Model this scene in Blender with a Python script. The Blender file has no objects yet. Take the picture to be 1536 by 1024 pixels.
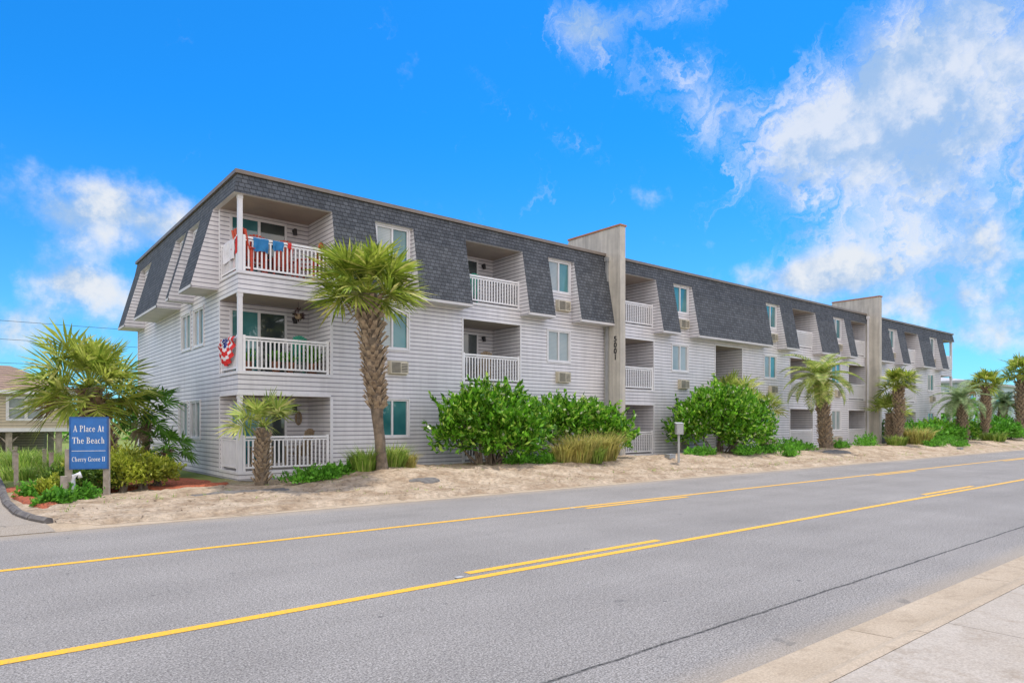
import bpy, math, random
import numpy as np
from mathutils import Vector, Matrix, noise
random.seed(7)
scn=bpy.context.scene
COL=scn.collection
HEAD=math.radians(50.86)
F=1011.0
# ------------------------------------------------------------------ node helpers
def nn(nt,t,**kw):
    n=nt.nodes.new(t)
    for k,v in kw.items(): setattr(n,k,v)
    return n
class G:
    def __init__(s,nt): s.nt=nt
    def m(s,op,a,b=None,c=None,clamp=False):
        n=s.nt.nodes.new('ShaderNodeMath'); n.operation=op; n.use_clamp=clamp
        for i,v in enumerate((a,b,c)):
            if v is None: continue
            if isinstance(v,(int,float)): n.inputs[i].default_value=v
            else: s.nt.links.new(v,n.inputs[i])
        return n.outputs[0]
    def comb(s,x,y,z):
        n=s.nt.nodes.new('ShaderNodeCombineXYZ')
        for i,v in enumerate((x,y,z)):
            if isinstance(v,(int,float)): n.inputs[i].default_value=v
            else: s.nt.links.new(v,n.inputs[i])
        return n.outputs[0]
    def noise(s,vec,scale,detail=5,rough=.55,dist=0):
        n=s.nt.nodes.new('ShaderNodeTexNoise')
        if vec is not None: s.nt.links.new(vec,n.inputs['Vector'])
        n.inputs['Scale'].default_value=scale; n.inputs['Detail'].default_value=detail
        n.inputs['Roughness'].default_value=rough; n.inputs['Distortion'].default_value=dist
        return n.outputs['Fac']
    def ramp(s,f,stops):
        n=s.nt.nodes.new('ShaderNodeValToRGB'); e=n.color_ramp.elements
        while len(e)<len(stops): e.new(.5)
        for i,(p,c) in enumerate(stops):
            e[i].position=p; e[i].color=(c[0],c[1],c[2],1) if not isinstance(c,(int,float)) else (c,c,c,1)
        s.nt.links.new(f,n.inputs[0]); return n.outputs[0]
    def mix(s,f,a,b,blend='MIX'):
        n=s.nt.nodes.new('ShaderNodeMix'); n.data_type='RGBA'; n.blend_type=blend
        for i,v in ((0,f),(6,a),(7,b)):
            if isinstance(v,(int,float)): n.inputs[i].default_value=v
            elif isinstance(v,(tuple,list)): n.inputs[i].default_value=(v[0],v[1],v[2],1)
            else: s.nt.links.new(v,n.inputs[i])
        return n.outputs[2]
    def sstep(s,v,a,b):
        n=s.nt.nodes.new('ShaderNodeMapRange'); n.interpolation_type='SMOOTHSTEP'
        s.nt.links.new(v,n.inputs[0]); n.inputs[1].default_value=a; n.inputs[2].default_value=b
        return n.outputs[0]
def newmat(name):
    m=bpy.data.materials.new(name); m.use_nodes=True
    nt=m.node_tree; b=nt.nodes['Principled BSDF']; return m,nt,b,G(nt)
def setc(nt,b,k,v):
    if isinstance(v,(tuple,list)): b.inputs[k].default_value=(v[0],v[1],v[2],1)
    elif isinstance(v,(int,float)): b.inputs[k].default_value=v
    else: nt.links.new(v,b.inputs[k])
def bump(nt,b,h,strength=.3,dist=.02):
    n=nt.nodes.new('ShaderNodeBump'); n.inputs['Strength'].default_value=strength; n.inputs['Distance'].default_value=dist
    nt.links.new(h,n.inputs['Height']); nt.links.new(n.outputs[0],b.inputs['Normal'])
def pos(nt): return nt.nodes.new('ShaderNodeNewGeometry').outputs['Position']
def sepx(nt,v):
    n=nt.nodes.new('ShaderNodeSeparateXYZ'); nt.links.new(v,n.inputs[0]); return n.outputs
def mnoise(name,c1,c2,scale=4,rough=.8,bs=.2,bscale=30,bd=.01,metal=0,detail=3):
    m,nt,b,g=newmat(name); p=pos(nt)
    f=g.noise(p,scale,detail,.6)
    f=g.ramp(f,[(.3,0.0),(.7,1.0)])
    setc(nt,b,'Base Color',g.mix(f,c1,c2)); b.inputs['Roughness'].default_value=rough
    b.inputs['Metallic'].default_value=metal
    if bs>.06: bump(nt,b,g.noise(p,bscale,3,.6),bs,bd)
    return m
# siding
def siding(name,col,pitch=.135):
    m,nt,b,g=newmat(name); p=pos(nt); s=sepx(nt,p)
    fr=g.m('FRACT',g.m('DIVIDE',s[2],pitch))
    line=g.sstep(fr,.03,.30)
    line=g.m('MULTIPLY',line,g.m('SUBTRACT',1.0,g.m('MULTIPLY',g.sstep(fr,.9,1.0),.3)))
    nz=g.noise(p,.7,3,.6); nz2=g.noise(g.comb(g.m('MULTIPLY',s[0],6),g.m('MULTIPLY',s[1],6),g.m('MULTIPLY',s[2],.5)),1.0,3,.6)
    row=g.m('FLOOR',g.m('DIVIDE',s[2],pitch))
    wn=nn(nt,'ShaderNodeTexWhiteNoise'); nt.links.new(g.comb(row,g.m('FLOOR',g.m('DIVIDE',g.m('ADD',g.m('ADD',s[0],s[1]),g.m('MULTIPLY',row,1.37)),3.66)),0),wn.inputs['Vector'])
    dirt=g.m('MULTIPLY',g.ramp(nz,[(.35,.88),(.65,1.0)]),g.ramp(nz2,[(.3,.9),(.6,1.0)]))
    dirt=g.m('MULTIPLY',dirt,g.ramp(wn.outputs[0],[(0,.94),(1,1.0)]))
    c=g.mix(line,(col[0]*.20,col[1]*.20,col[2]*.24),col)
    c=g.mix(1.0,c,dirt,'MULTIPLY')
    setc(nt,b,'Base Color',c); b.inputs['Roughness'].default_value=.5
    bump(nt,b,g.m('SUBTRACT',1.0,fr),.6,.012); return m
SID=siding('vinyl_siding',(.77,.75,.78))
SID2=siding('vinyl_siding_tan',(.62,.53,.40))
def shingle(name,c1,c2,mort):
    m,nt,b,g=newmat(name); p=pos(nt); s=sepx(nt,p)
    v=g.comb(g.m('ADD',s[0],s[1]),s[2],0)
    br=nn(nt,'ShaderNodeTexBrick'); nt.links.new(v,br.inputs['Vector'])
    br.offset=.37; br.inputs['Scale'].default_value=1; br.inputs['Mortar Size'].default_value=.011
    br.inputs['Brick Width'].default_value=.17; br.inputs['Row Height'].default_value=.125
    br.inputs['Mortar Smooth'].default_value=.5
    br.inputs['Color1'].default_value=(*c1,1); br.inputs['Color2'].default_value=(*c2,1); br.inputs['Mortar'].default_value=(*mort,1)
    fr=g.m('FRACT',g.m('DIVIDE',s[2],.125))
    c=g.mix(1.0,br.outputs['Color'],g.ramp(fr,[(.0,.72),(.35,1.0),(1.0,1.08)]),'MULTIPLY')  # row shadow painted into the colour at the foot of each course
    c=g.mix(1.0,c,g.ramp(g.noise(p,1.1,4,.6),[(.3,.85),(.7,1.1)]),'MULTIPLY')
    c=g.mix(1.0,c,g.ramp(g.noise(p,90,2,.6),[(.3,.75),(.7,1.2)]),'MULTIPLY')
    setc(nt,b,'Base Color',c); b.inputs['Roughness'].default_value=.9
    bump(nt,b,g.m('SUBTRACT',1.0,br.outputs['Fac']),.7,.015); return m
SHI=shingle('asphalt_shingles',(.122,.132,.15),(.072,.079,.092),(.026,.029,.034))
SHIB=shingle('brown_shingles',(.36,.24,.17),(.26,.17,.12),(.10,.07,.05))
WHITE=mnoise('white_trim',(.76,.75,.77),(.66,.65,.68),3,.45,.05,20,.005)
RAILM=mnoise('white_railing',(.84,.83,.85),(.76,.75,.77),3,.4,.03,20,.004)
SOFF=mnoise('soffit_white',(.66,.64,.64),(.56,.55,.56),2,.6,.05,30,.005)
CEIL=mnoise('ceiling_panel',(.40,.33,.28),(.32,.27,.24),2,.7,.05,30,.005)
FLOORM=mnoise('balcony_floor',(.36,.34,.33),(.28,.27,.27),3,.8,.1,30,.005)
CAPM=mnoise('roof_cap_metal',(.24,.20,.17),(.18,.15,.13),3,.5,.05,20,.005)
m,nt,b,g=newmat('stucco'); p=pos(nt); s=sepx(nt,p)
c=g.mix(g.ramp(g.noise(p,1.6,5,.65),[(.3,0.),(.7,1.)]),(.60,.56,.49),(.46,.43,.385))
st=g.noise(g.comb(g.m('MULTIPLY',s[0],5),g.m('MULTIPLY',s[1],5),g.m('MULTIPLY',s[2],.35)),1.0,4,.6)
c=g.mix(1.0,c,g.ramp(st,[(.35,.8),(.6,1.05)]),'MULTIPLY'); setc(nt,b,'Base Color',c); b.inputs['Roughness'].default_value=.95; bump(nt,b,g.noise(p,60,4,.7),.6,.015); STUC=m
TCAP=mnoise('terracotta_cap',(.50,.21,.09),(.36,.16,.08),5,.8,.2,30,.01)
FOUND=mnoise('foundation',(.42,.41,.42),(.3,.3,.31),2,.9,.3,30,.01)
METAL=mnoise('grey_metal',(.40,.41,.42),(.32,.33,.34),3,.5,.05,20,.004,.3)
DARK=mnoise('dark_plastic',(.03,.03,.035),(.02,.02,.02),5,.5,.05)
ACM=mnoise('aircon_cream',(.62,.56,.44),(.5,.45,.35),5,.5,.05)
WOOD=mnoise('weathered_wood',(.46,.40,.34),(.28,.24,.2),8,.9,.4,40,.01)
def glassmat(name,c1,c2,rough=.05,slats=False):
    m,nt,b,g=newmat(name); p=pos(nt); s=sepx(nt,p)
    f=g.ramp(g.noise(p,.9,2,.5),[(.35,0.),(.65,1.)])
    c=g.mix(f,c1,c2)
    if slats:
        fr=g.m('FRACT',g.m('DIVIDE',s[2],.05)); c=g.mix(g.sstep(fr,0,.4),(c1[0]*.5,c1[1]*.5,c1[2]*.5),c)
    setc(nt,b,'Base Color',c); b.inputs['Roughness'].default_value=rough
    b.inputs['Specular IOR Level'].default_value=.8
    b.inputs['Coat Weight'].default_value=.6; b.inputs['Coat Roughness'].default_value=.02
    return m
GL_T=glassmat('window_glass_teal',(.02,.12,.14),(.07,.24,.26))
GL_C=glassmat('window_glass_blinds',(.40,.44,.45),(.26,.32,.33),.25,True)
GL_D=glassmat('door_glass_dark',(.02,.03,.035),(.05,.07,.075))
def leafmat(name,c1,c2,c3=None,rough=.55):
    m,nt,b,g=newmat(name)
    geo=nt.nodes.new('ShaderNodeNewGeometry'); r=geo.outputs['Random Per Island']
    stops=[(0,c1),(.75,c2)]+([(1.0,c3)] if c3 else [])
    c=g.ramp(r,stops)
    c=g.mix(1.0,c,g.ramp(g.noise(geo.outputs['Position'],2.2,2,.6),[(.35,.6),(.65,1.25)]),'MULTIPLY')
    setc(nt,b,'Base Color',c); b.inputs['Roughness'].default_value=rough
    b.inputs['Specular IOR Level'].default_value=.3
    tr=nt.nodes.new('ShaderNodeBsdfTranslucent'); nt.links.new(c,tr.inputs[0])
    mx=nt.nodes.new('ShaderNodeMixShader'); mx.inputs[0].default_value=.38
    nt.links.new(b.outputs[0],mx.inputs[1]); nt.links.new(tr.outputs[0],mx.inputs[2])
    nt.links.new(mx.outputs[0],nt.nodes['Material Output'].inputs[0]); return m
L_PALM=leafmat('palm_leaf',(.13,.21,.02),(.38,.46,.06),(.64,.60,.18))
L_PALML=leafmat('palm_leaf_light',(.16,.25,.03),(.46,.53,.09),(.68,.66,.24))
L_PALMY=leafmat('palm_leaf_pale',(.20,.31,.05),(.42,.50,.11),(.62,.58,.22))
L_PALMD=leafmat('palm_leaf_dark',(.06,.18,.02),(.16,.34,.05))
L_PALMB=leafmat('palm_leaf_blue',(.18,.30,.12),(.36,.46,.22))
L_DEAD=leafmat('palm_leaf_dead',(.30,.2,.1),(.45,.33,.18))
L_BUSH=leafmat('bush_leaf',(.04,.16,.008),(.20,.48,.03),(.52,.72,.12),.3)
L_HEDGE=leafmat('hedge_leaf',(.18,.25,.02),(.46,.50,.05),(.62,.62,.13))
L_HEDGED=leafmat('hedge_leaf_dark',(.05,.13,.02),(.2,.32,.05))
L_GC=leafmat('groundcover_leaf',(.06,.21,.015),(.20,.50,.05))
L_GRASS=leafmat('grass_blade',(.16,.30,.04),(.36,.50,.09),(.5,.5,.18))
L_TAN=leafmat('dry_grass_blade',(.36,.34,.08),(.62,.54,.19),(.34,.44,.10))
L_FLOW=leafmat('white_flower',(.66,.68,.42),(.80,.78,.6))
BARK=mnoise('palm_bark',(.25,.19,.135),(.10,.08,.06),6,.95,.8,25,.03)
BOOT=mnoise('palm_boot',(.50,.39,.27),(.18,.13,.09),9,.9,.5,40,.01)
def solid(n,c,r=.7): return mnoise(n,c,tuple(x*.8 for x in c),6,r,.05)
RED=solid('red_paint',(.60,.075,.035),.5); BLUEC=solid('blue_cloth',(.03,.2,.45),.9); WHC=solid('white_cloth',(.78,.76,.8),.9)
REDC=solid('red_cloth',(.65,.03,.03),.9); NAVY=solid('navy_cloth',(.02,.04,.22),.9); BLUES=solid('sign_blue',(.02,.16,.50),.4)
WPAINT=solid('white_lettering',(.88,.88,.88),.5); POT=solid('clay_pot',(.4,.16,.08)); WICK=solid('wicker',(.30,.22,.14))
# ------------------------------------------------------------------ mesh builder
class MB:
    def __init__(s): s.v=[]; s.f=[]; s.m=[]
    def poly(s,pts,m=0):
        n=len(s.v); s.v+=[tuple(p) for p in pts]; s.f.append(tuple(range(n,n+len(pts)))); s.m.append(m)
    def box(s,x0,x1,y0,y1,z0,z1,m=0):
        n=len(s.v)
        s.v+=[(x0,y0,z0),(x1,y0,z0),(x1,y1,z0),(x0,y1,z0),(x0,y0,z1),(x1,y0,z1),(x1,y1,z1),(x0,y1,z1)]
        for f in ((0,3,2,1),(4,5,6,7),(0,1,5,4),(1,2,6,5),(2,3,7,6),(3,0,4,7)):
            s.f.append(tuple(n+i for i in f)); s.m.append(m)
    def tube(s,pts,rad,n=8,m=0,jit=0):
        pts=[Vector(p) for p in pts]; base=len(s.v)
        for i,p in enumerate(pts):
            d=(pts[min(i+1,len(pts)-1)]-pts[max(i-1,0)]).normalized()
            a=d.orthogonal().normalized() if abs(d.z)<.9 else Vector((1,0,0)).cross(d).normalized()
            b=d.cross(a)
            for k in range(n):
                t=2*math.pi*k/n; r=rad[i]*(1+jit*random.uniform(-1,1))
                s.v.append(tuple(p+a*math.cos(t)*r+b*math.sin(t)*r))
        for i in range(len(pts)-1):
            for k in range(n):
                k2=(k+1)%n
                s.f.append((base+i*n+k,base+i*n+k2,base+(i+1)*n+k2,base+(i+1)*n+k)); s.m.append(m)
        s.f.append(tuple(base+(len(pts)-1)*n+k for k in range(n))); s.m.append(m)
        s.f.append(tuple(base+k for k in reversed(range(n)))); s.m.append(m)
    def obj(s,name,mats,parent=None,origin=(0,0,0),loc=(0,0,0),rotz=0,smooth=False):
        o=Vector(origin)
        me=bpy.data.meshes.new(name)
        me.from_pydata([(v[0]-o.x,v[1]-o.y,v[2]-o.z) for v in s.v],[],s.f)
        for m in (mats if isinstance(mats,list) else [mats]): me.materials.append(m)
        me.polygons.foreach_set('material_index',s.m)
        if smooth: me.polygons.foreach_set('use_smooth',[True]*len(s.f))
        me.update()
        return place(me,name,parent,loc,rotz)
def place(me,name,parent=None,loc=(0,0,0),rotz=0):
    ob=bpy.data.objects.new(name,me); COL.objects.link(ob)
    ob.location=loc; ob.rotation_euler=(0,0,rotz)
    if parent: ob.parent=parent
    return ob
def thing(name,label,cat,loc=(0,0,0),rotz=0,group=None,kind=None):
    e=bpy.data.objects.new(name,None); COL.objects.link(e); e.location=loc; e.rotation_euler=(0,0,rotz)
    e.empty_display_size=.2; tag(e,label,cat,group,kind); return e
def tag(e,label,cat,group=None,kind=None):
    e['label']=label; e['category']=cat
    if group: e['group']=group
    if kind: e['kind']=kind
def copy_thing(root,loc,rotz=0,label=None,scale=None):
    new=root.copy(); COL.objects.link(new); new.location=loc; new.rotation_euler=(0,0,rotz)
    if scale: new.scale=(scale,)*3
    if label: new['label']=label
    def rec(o,n):
        for c in [x for x in bpy.data.objects if x.parent==o]:
            cc=c.copy(); COL.objects.link(cc); cc.parent=n; rec(c,cc)
    rec(root,new); return new
def textobj(body,size,mat,parent,mtx,ext=.004,offset=0.0,sp=1.0):
    cu=bpy.data.curves.new('lettering','FONT'); cu.body=body; cu.size=size; cu.extrude=ext; cu.align_x='CENTER'; cu.align_y='CENTER'; cu.offset=offset; cu.space_character=sp
    t=bpy.data.objects.new('tmp',cu); COL.objects.link(t)
    dg=bpy.context.evaluated_depsgraph_get(); me=bpy.data.meshes.new_from_object(t.evaluated_get(dg))
    bpy.data.objects.remove(t); me.materials.clear(); me.materials.append(mat)
    me.transform(mtx); return place(me,'lettering',parent)
def lerp(a,b,t): return a+(b-a)*t
def ss(x,a,b):
    t=max(0,min(1,(x-a)/(b-a))); return t*t*(3-2*t)
def serif_text(body,size,mat,parent,x_c,z_c,y,wscale=1.0):
    T,t=.17,.075
    def bar(x0,z0,x1,z1,w):
        d=Vector((x1-x0,z1-z0)); n=Vector((-d.y,d.x)).normalized()*w/2
        return [(x0+n.x,z0+n.y),(x0-n.x,z0-n.y),(x1-n.x,z1-n.y),(x1+n.x,z1+n.y)]
    def vstem(x,z0,z1,w=T,top=True,bot=True,sw=.11):
        q=[[(x-w/2,z0),(x+w/2,z0),(x+w/2,z1),(x-w/2,z1)]]
        if bot: q.append([(x-w/2-sw,z0),(x+w/2+sw,z0),(x+w/2+sw*.9,z0+.055),(x-w/2-sw*.9,z0+.055)])
        if top: q.append([(x-w/2-sw,z1-.055),(x+w/2+sw*(1 if top==True else 0),z1-.055),(x+w/2+sw*(1 if top==True else 0),z1),(x-w/2-sw,z1)])
        return q
    def arc(cx,cz,rx,rz,a0,a1,wv=T,wh=t,n=14):
        q=[]
        for i in range(n):
            A=math.radians(lerp(a0,a1,i/n)); B_=math.radians(lerp(a0,a1,(i+1)/n)); r=[]
            for a in (A,B_):
                ox,oz=cx+rx*math.cos(a),cz+rz*math.sin(a); ix,iz=cx+(rx-wv)*math.cos(a),cz+(rz-wh)*math.sin(a); r.append((ox,oz,ix,iz))
            q.append([(r[0][2],r[0][3]),(r[0][0],r[0][1]),(r[1][0],r[1][1]),(r[1][2],r[1][3])])
        return q
    xh=.66
    GL={}
    GL['A']=(.86,[bar(.15,0,.42,1,t),bar(.42,1,.70,0,T),bar(.24,.33,.6,.33,t),[(0,0),(.3,0),(.3,.055),(0,.055)],[(.54,0),(.88,0),(.88,.055),(.54,.055)]])
    GL['P']=(.74,vstem(.19,0,1,T,'L')+arc(.34,.73,.33,.27,-90,90)+[[(.2,.93),(.36,.93),(.36,1),(.2,1)],[(.2,.46),(.36,.46),(.36,.53),(.2,.53)]])
    GL['T']=(.80,vstem(.4,0,1,T,False)+[[(.02,.93),(.78,.93),(.78,1),(.02,1)],[(.02,.76),(.08,.76),(.11,.95),(.02,.95)],[(.72,.76),(.78,.76),(.78,.95),(.69,.95)]])
    GL['B']=(.78,vstem(.19,0,1,T,'L')+arc(.34,.76,.28,.24,-90,90)+arc(.36,.27,.34,.27,-90,90)+[[(.2,.93),(.36,.93),(.36,1),(.2,1)],[(.2,.5),(.36,.5),(.36,.56),(.2,.56)],[(.2,0),(.36,0),(.36,.07),(.2,.07)]])
    GL['C']=(.80,arc(.44,.5,.42,.52,50,310)+[[(.66,.66),(.72,.66),(.72,1.0),(.68,1.0)]])
    GL['G']=(.86,arc(.44,.5,.42,.52,50,300)+vstem(.70,.04,.44,T*.9,True,False,.08)+[[(.66,.7),(.72,.7),(.72,1.0),(.68,1.0)]])
    GL['I']=(.42,vstem(.21,0,1))
    GL['l']=(.36,vstem(.18,0,1,T*.9,'L',True,.08)); GL['t']=(.40,vstem(.18,.06,.88,T*.9,False,False)+[[(.03,xh-.06),(.37,xh-.06),(.37,xh),(.03,xh)]]+arc(.28,.10,.18,.12,180,320,T*.8,t))
    GL['h']=(.70,vstem(.17,0,1,T*.9,'L',True,.08)+arc(.34,xh-.25,.24,.27,0,170,T*.9,t)+vstem(.50,0,xh-.22,T*.9,False,True,.08))
    GL['r']=(.50,vstem(.17,0,xh,T*.9,'L',True,.08)+arc(.36,xh-.2,.2,.21,40,170,T*.7,t*1.3))
    GL['e']=(.60,arc(.3,xh/2,.28,xh/2+.02,0,320)+[[(.1,xh/2-.01),(.56,xh/2-.01),(.56,xh/2+.055),(.1,xh/2+.055)]])
    GL['c']=(.56,arc(.3,xh/2,.28,xh/2+.02,50,310))
    GL['o']=(.64,arc(.32,xh/2,.30,xh/2+.02,0,360))
    GL['a']=(.60,arc(.26,.19,.24,.21,0,360,T*.8,t)+arc(.28,xh-.2,.24,.22,0,160,T*.9,t)+vstem(.44,0,xh-.18,T*.85,False,False)+[[(.4,0),(.62,0),(.62,.06),(.4,.06)]])
    GL['v']=(.60,[bar(.12,xh,.32,0,T),bar(.32,0,.5,xh,t),[(0,xh-.05),(.26,xh-.05),(.26,xh),(0,xh)],[(.38,xh-.05),(.6,xh-.05),(.6,xh),(.38,xh)]])
    GL['y']=(.60,[bar(.12,xh,.33,0,T),bar(.5,xh,.24,-.28,t),[(0,xh-.05),(.26,xh-.05),(.26,xh),(0,xh)],[(.38,xh-.05),(.6,xh-.05),(.6,xh),(.38,xh)]]+arc(.17,-.22,.1,.08,180,340,t,t))
    GL[' ']=(.34,[])
    tot=sum(GL[c][0]+.05 for c in body); x=-tot/2; mb=MB(); k=0
    for c in body:
        wd,qs=GL[c]
        for q in qs:
            k+=1; yy=y-.0004*(k%7)
            mb.poly([(x_c+(x+a)*size*wscale,yy,z_c+(b_-.5)*size) for a,b_ in q])
        x+=wd+.05
    return mb.obj('lettering',mat,parent)
# ------------------------------------------------------------------ GROUND
def gz(x,y):
    if y<13.45: return -.05
    e=ss(y,13.45,13.62)
    z=-.05+e*.13
    h=.34*ss(x,6.3,9.5)*ss(y,14.2,16.8)*(1-.55*ss(y,18.0,19.5))
    z+=h
    if y<21 and x>.9:
        a=ss(y,13.6,14.4)
        z+=a*(.07*noise.noise((x*.9,y*.9,0))+.045*noise.noise((x*2.6,y*2.6,2))+.026*noise.noise((x*7,y*7,5)))
    return z
xs=sorted(set([-2500,-900,-300,-120,-50,-25,-12]+list(np.arange(-6,0,.5))+list(np.arange(0,32,.09))+list(np.arange(32,90,.4))+[95,110,140,200,400,900,2500]))
ys=sorted(set([-2500,-900,-300,-100,-30,-5,2,8,13.3,13.44]+list(np.arange(13.46,19.8,.09))+list(np.arange(20,26,.6))+[28,32,40,60,100,200,500,1200,2500]))
mb=MB(); nx,ny=len(xs),len(ys)
for y in ys:
    for x in xs: mb.v.append((x,y,gz(x,y)))
for j in range(ny-1):
    for i in range(nx-1):
        a=j*nx+i; mb.f.append((a,a+1,a+1+nx,a+nx)); mb.m.append(0)
m,nt,b,g=newmat('ground_sand'); p=pos(nt); s=sepx(nt,p)
n1=g.noise(p,1.3,6,.65); n2=g.noise(p,9,5,.7); n3=g.noise(p,42,3,.6)
sand=g.mix(g.ramp(n1,[(.38,0.),(.6,1.)]),(.385,.285,.195),(.58,.465,.345))
sand=g.mix(1.0,sand,g.ramp(n2,[(.34,.66),(.6,1.1)]),'MULTIPLY')
sand=g.mix(g.ramp(n3,[(.62,0.),(.72,.6)]),sand,(.17,.12,.08))
grs=g.mix(g.noise(p,.6,5,.6),(.14,.24,.05),(.34,.34,.12))
msk=g.sstep(g.m('ADD',s[1],g.m('MULTIPLY',n1,2.0)),19.5,22.5)
far=g.m('MAXIMUM',msk,g.sstep(s[0],75,90))
setc(nt,b,'Base Color',g.mix(far,sand,grs)); b.inputs['Roughness'].default_value=.95; b.inputs['Specular IOR Level'].default_value=.1
bump(nt,b,g.m('ADD',n2,g.m('MULTIPLY',n3,.5)),.9,.07)
SANDM=m
gr=mb.obj('ground',m,smooth=True); tag(gr,'sandy verge and grassy land around the building','ground',kind='structure')
# road
m,nt,b,g=newmat('asphalt'); p=pos(nt); s=sepx(nt,p)
n1=g.noise(p,62,4,.8); n2=g.noise(p,.5,5,.6); n3=g.noise(g.comb(g.m('MULTIPLY',s[0],.15),g.m('MULTIPLY',s[1],1.1),0),1.0,4,.6)
n4=g.noise(p,22,4,.75)
c=g.mix(g.ramp(n1,[(.38,0.),(.62,1.)]),(.112,.102,.094),(.46,.43,.40))
c=g.mix(1.0,c,g.ramp(n4,[(.3,.75),(.7,1.18)]),'MULTIPLY')
c=g.mix(1.0,c,g.ramp(n2,[(.3,.88),(.7,1.06)]),'MULTIPLY')
c=g.mix(1.0,c,g.ramp(n3,[(.3,.90),(.7,1.04)]),'MULTIPLY')
wob=g.m('MULTIPLY',g.m('SUBTRACT',g.noise(g.comb(s[0],0,0),1.5,6,.7),.5),.09)
d=g.m('ABSOLUTE',g.m('SUBTRACT',g.m('ADD',s[1],wob),3.38))
seam=g.m('SUBTRACT',1.0,g.sstep(d,.004,.026))
c=g.mix(g.m('MULTIPLY',seam,g.ramp(n4,[(.36,.3),(.56,1.0)])),c,(.035,.035,.035))
dust=g.m('MAXIMUM',g.m('SUBTRACT',1.0,g.sstep(s[1],2.65,3.0)),g.sstep(g.m('ADD',s[1],g.m('MULTIPLY',n2,.8)),12.7,13.5))
c=g.mix(g.m('MULTIPLY',dust,.5),c,(.38,.31,.23))
spot=g.ramp(g.noise(p,2.3,3,.5),[(.70,0.),(.74,.35)])
c=g.mix(spot,c,(.08,.08,.08))
spot2=g.ramp(g.noise(p,7,2,.5),[(.74,0.),(.76,.6)])
c=g.mix(spot2,c,(.06,.06,.06))
setc(nt,b,'Base Color',c); b.inputs['Roughness'].default_value=.92; b.inputs['Specular IOR Level'].default_value=.12
bump(nt,b,n1,.7,.008)
ASPH=m
mb=MB(); mb.poly([(-300,2.6,0),(700,2.6,0),(700,13.02,0),(-300,13.02,0)])
r=mb.obj('road',m); tag(r,'grey asphalt road with yellow centre turn lane lines','road',kind='structure')
m,nt,b,g=newmat('yellow_paint'); p=pos(nt)
w=g.ramp(g.noise(p,45,5,.75),[(.36,0.),(.52,1.)])
setc(nt,b,'Base Color',g.mix(w,(.38,.27,.10),(.85,.44,.008))); b.inputs['Roughness'].default_value=.7; YEL=m
def stripe(mb,x0,x1,y,w=.125,z=.004):
    n=max(1,int((x1-x0)/2)) 
    for i in range(n):
        a=lerp(x0,x1,i/n); bb=lerp(x0,x1,(i+1)/n)
        mb.poly([(a,y-w/2,z),(bb,y-w/2,z),(bb,y+w/2,z),(a,y+w/2,z)])
mb=MB(); stripe(mb,-100,500,6.17); stripe(mb,-100,500,10.0)
for k in range(-3,12):
    stripe(mb,4.55+13.6*k,8.05+13.6*k,6.42); stripe(mb,9.9+13.6*k,13.3+13.6*k,9.76)
r=mb.obj('road_marking',YEL); tag(r,'yellow solid and broken centre lane lines','road marking',kind='structure')
mb=MB()
for k in range(-2,8):
    mb.box(4.3+13.6*k,4.40+13.6*k,6.26,6.32,.004,.012); mb.box(9.6+13.6*k,9.7+13.6*k,9.87,9.93,.004,.012)
r=mb.obj('road_reflector',solid('worn_reflector',(.5,.5,.5),.5)); tag(r,'small pale raised reflectors beside the yellow lines','road marking',kind='structure')
def conc(name,c1,c2):
    m,nt,b,g=newmat(name); p=pos(nt)
    a=g.ramp(g.noise(p,1.2,6,.65),[(.3,0.),(.7,1.)]); f=g.noise(p,60,4,.75)
    c=g.mix(a,c1,c2); c=g.mix(1.0,c,g.ramp(f,[(.3,.7),(.7,1.15)]),'MULTIPLY')
    sp=g.ramp(g.noise(p,4,5,.7),[(.52,0.),(.72,.55)]); c=g.mix(sp,c,(.24,.18,.12))
    setc(nt,b,'Base Color',c); b.inputs['Roughness'].default_value=.9; b.inputs['Specular IOR Level'].default_value=.15; bump(nt,b,f,.4,.006); return m
CONC=conc('concrete_gutter',(.42,.33,.235),(.52,.42,.31)); CONC2=conc('concrete_sidewalk',(.41,.35,.285),(.48,.42,.355))
def extr(mb,prof,x0,x1,m=0):
    for (a,b_) in zip(prof[:-1],prof[1:]):
        mb.poly([(x0,a[0],a[1]),(x1,a[0],a[1]),(x1,b_[0],b_[1]),(x0,b_[0],b_[1])],m)
    mb.poly([(x0,y,z) for y,z in prof],m); mb.poly([(x1,y,z) for y,z in prof][::-1],m)
def kerb(prof,x0,x1,step,gap=.012):
    mb=MB(); x=x0
    while x<x1: extr(mb,prof,x+gap/2,x+step-gap/2); x+=step
    return mb
near=[(2.63,-.04),(2.63,.006),(2.27,.022),(2.22,.05),(2.16,.105),(2.10,.122),(2.02,.125),(2.02,-.04)]
far_=[(13.0,-.04),(13.0,.006),(13.32,.012),(13.38,.05),(13.44,.085),(13.58,.09),(13.58,-.04)]
k=kerb(near[::-1],-6.4,160,3.05).obj('kerb',CONC); tag(k,'tan concrete kerb and gutter beside the sidewalk','kerb',kind='structure')
k=kerb(far_,-60,200,3.05).obj('kerb',CONC); tag(k,'low tan concrete kerb along the sandy verge','kerb',kind='structure')
mb=MB(); xs2=list(np.arange(1.2,40,.12))+list(np.arange(40,90,.5)); NJ=9
def farz(y):
    if y<13.0: return .0
    for (a,b_) in zip(far_[1:-2],far_[2:-1]):
        if a[0]<=y<=b_[0]: return lerp(a[1],b_[1],(y-a[0])/(b_[0]-a[0]))
    return .09
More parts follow.
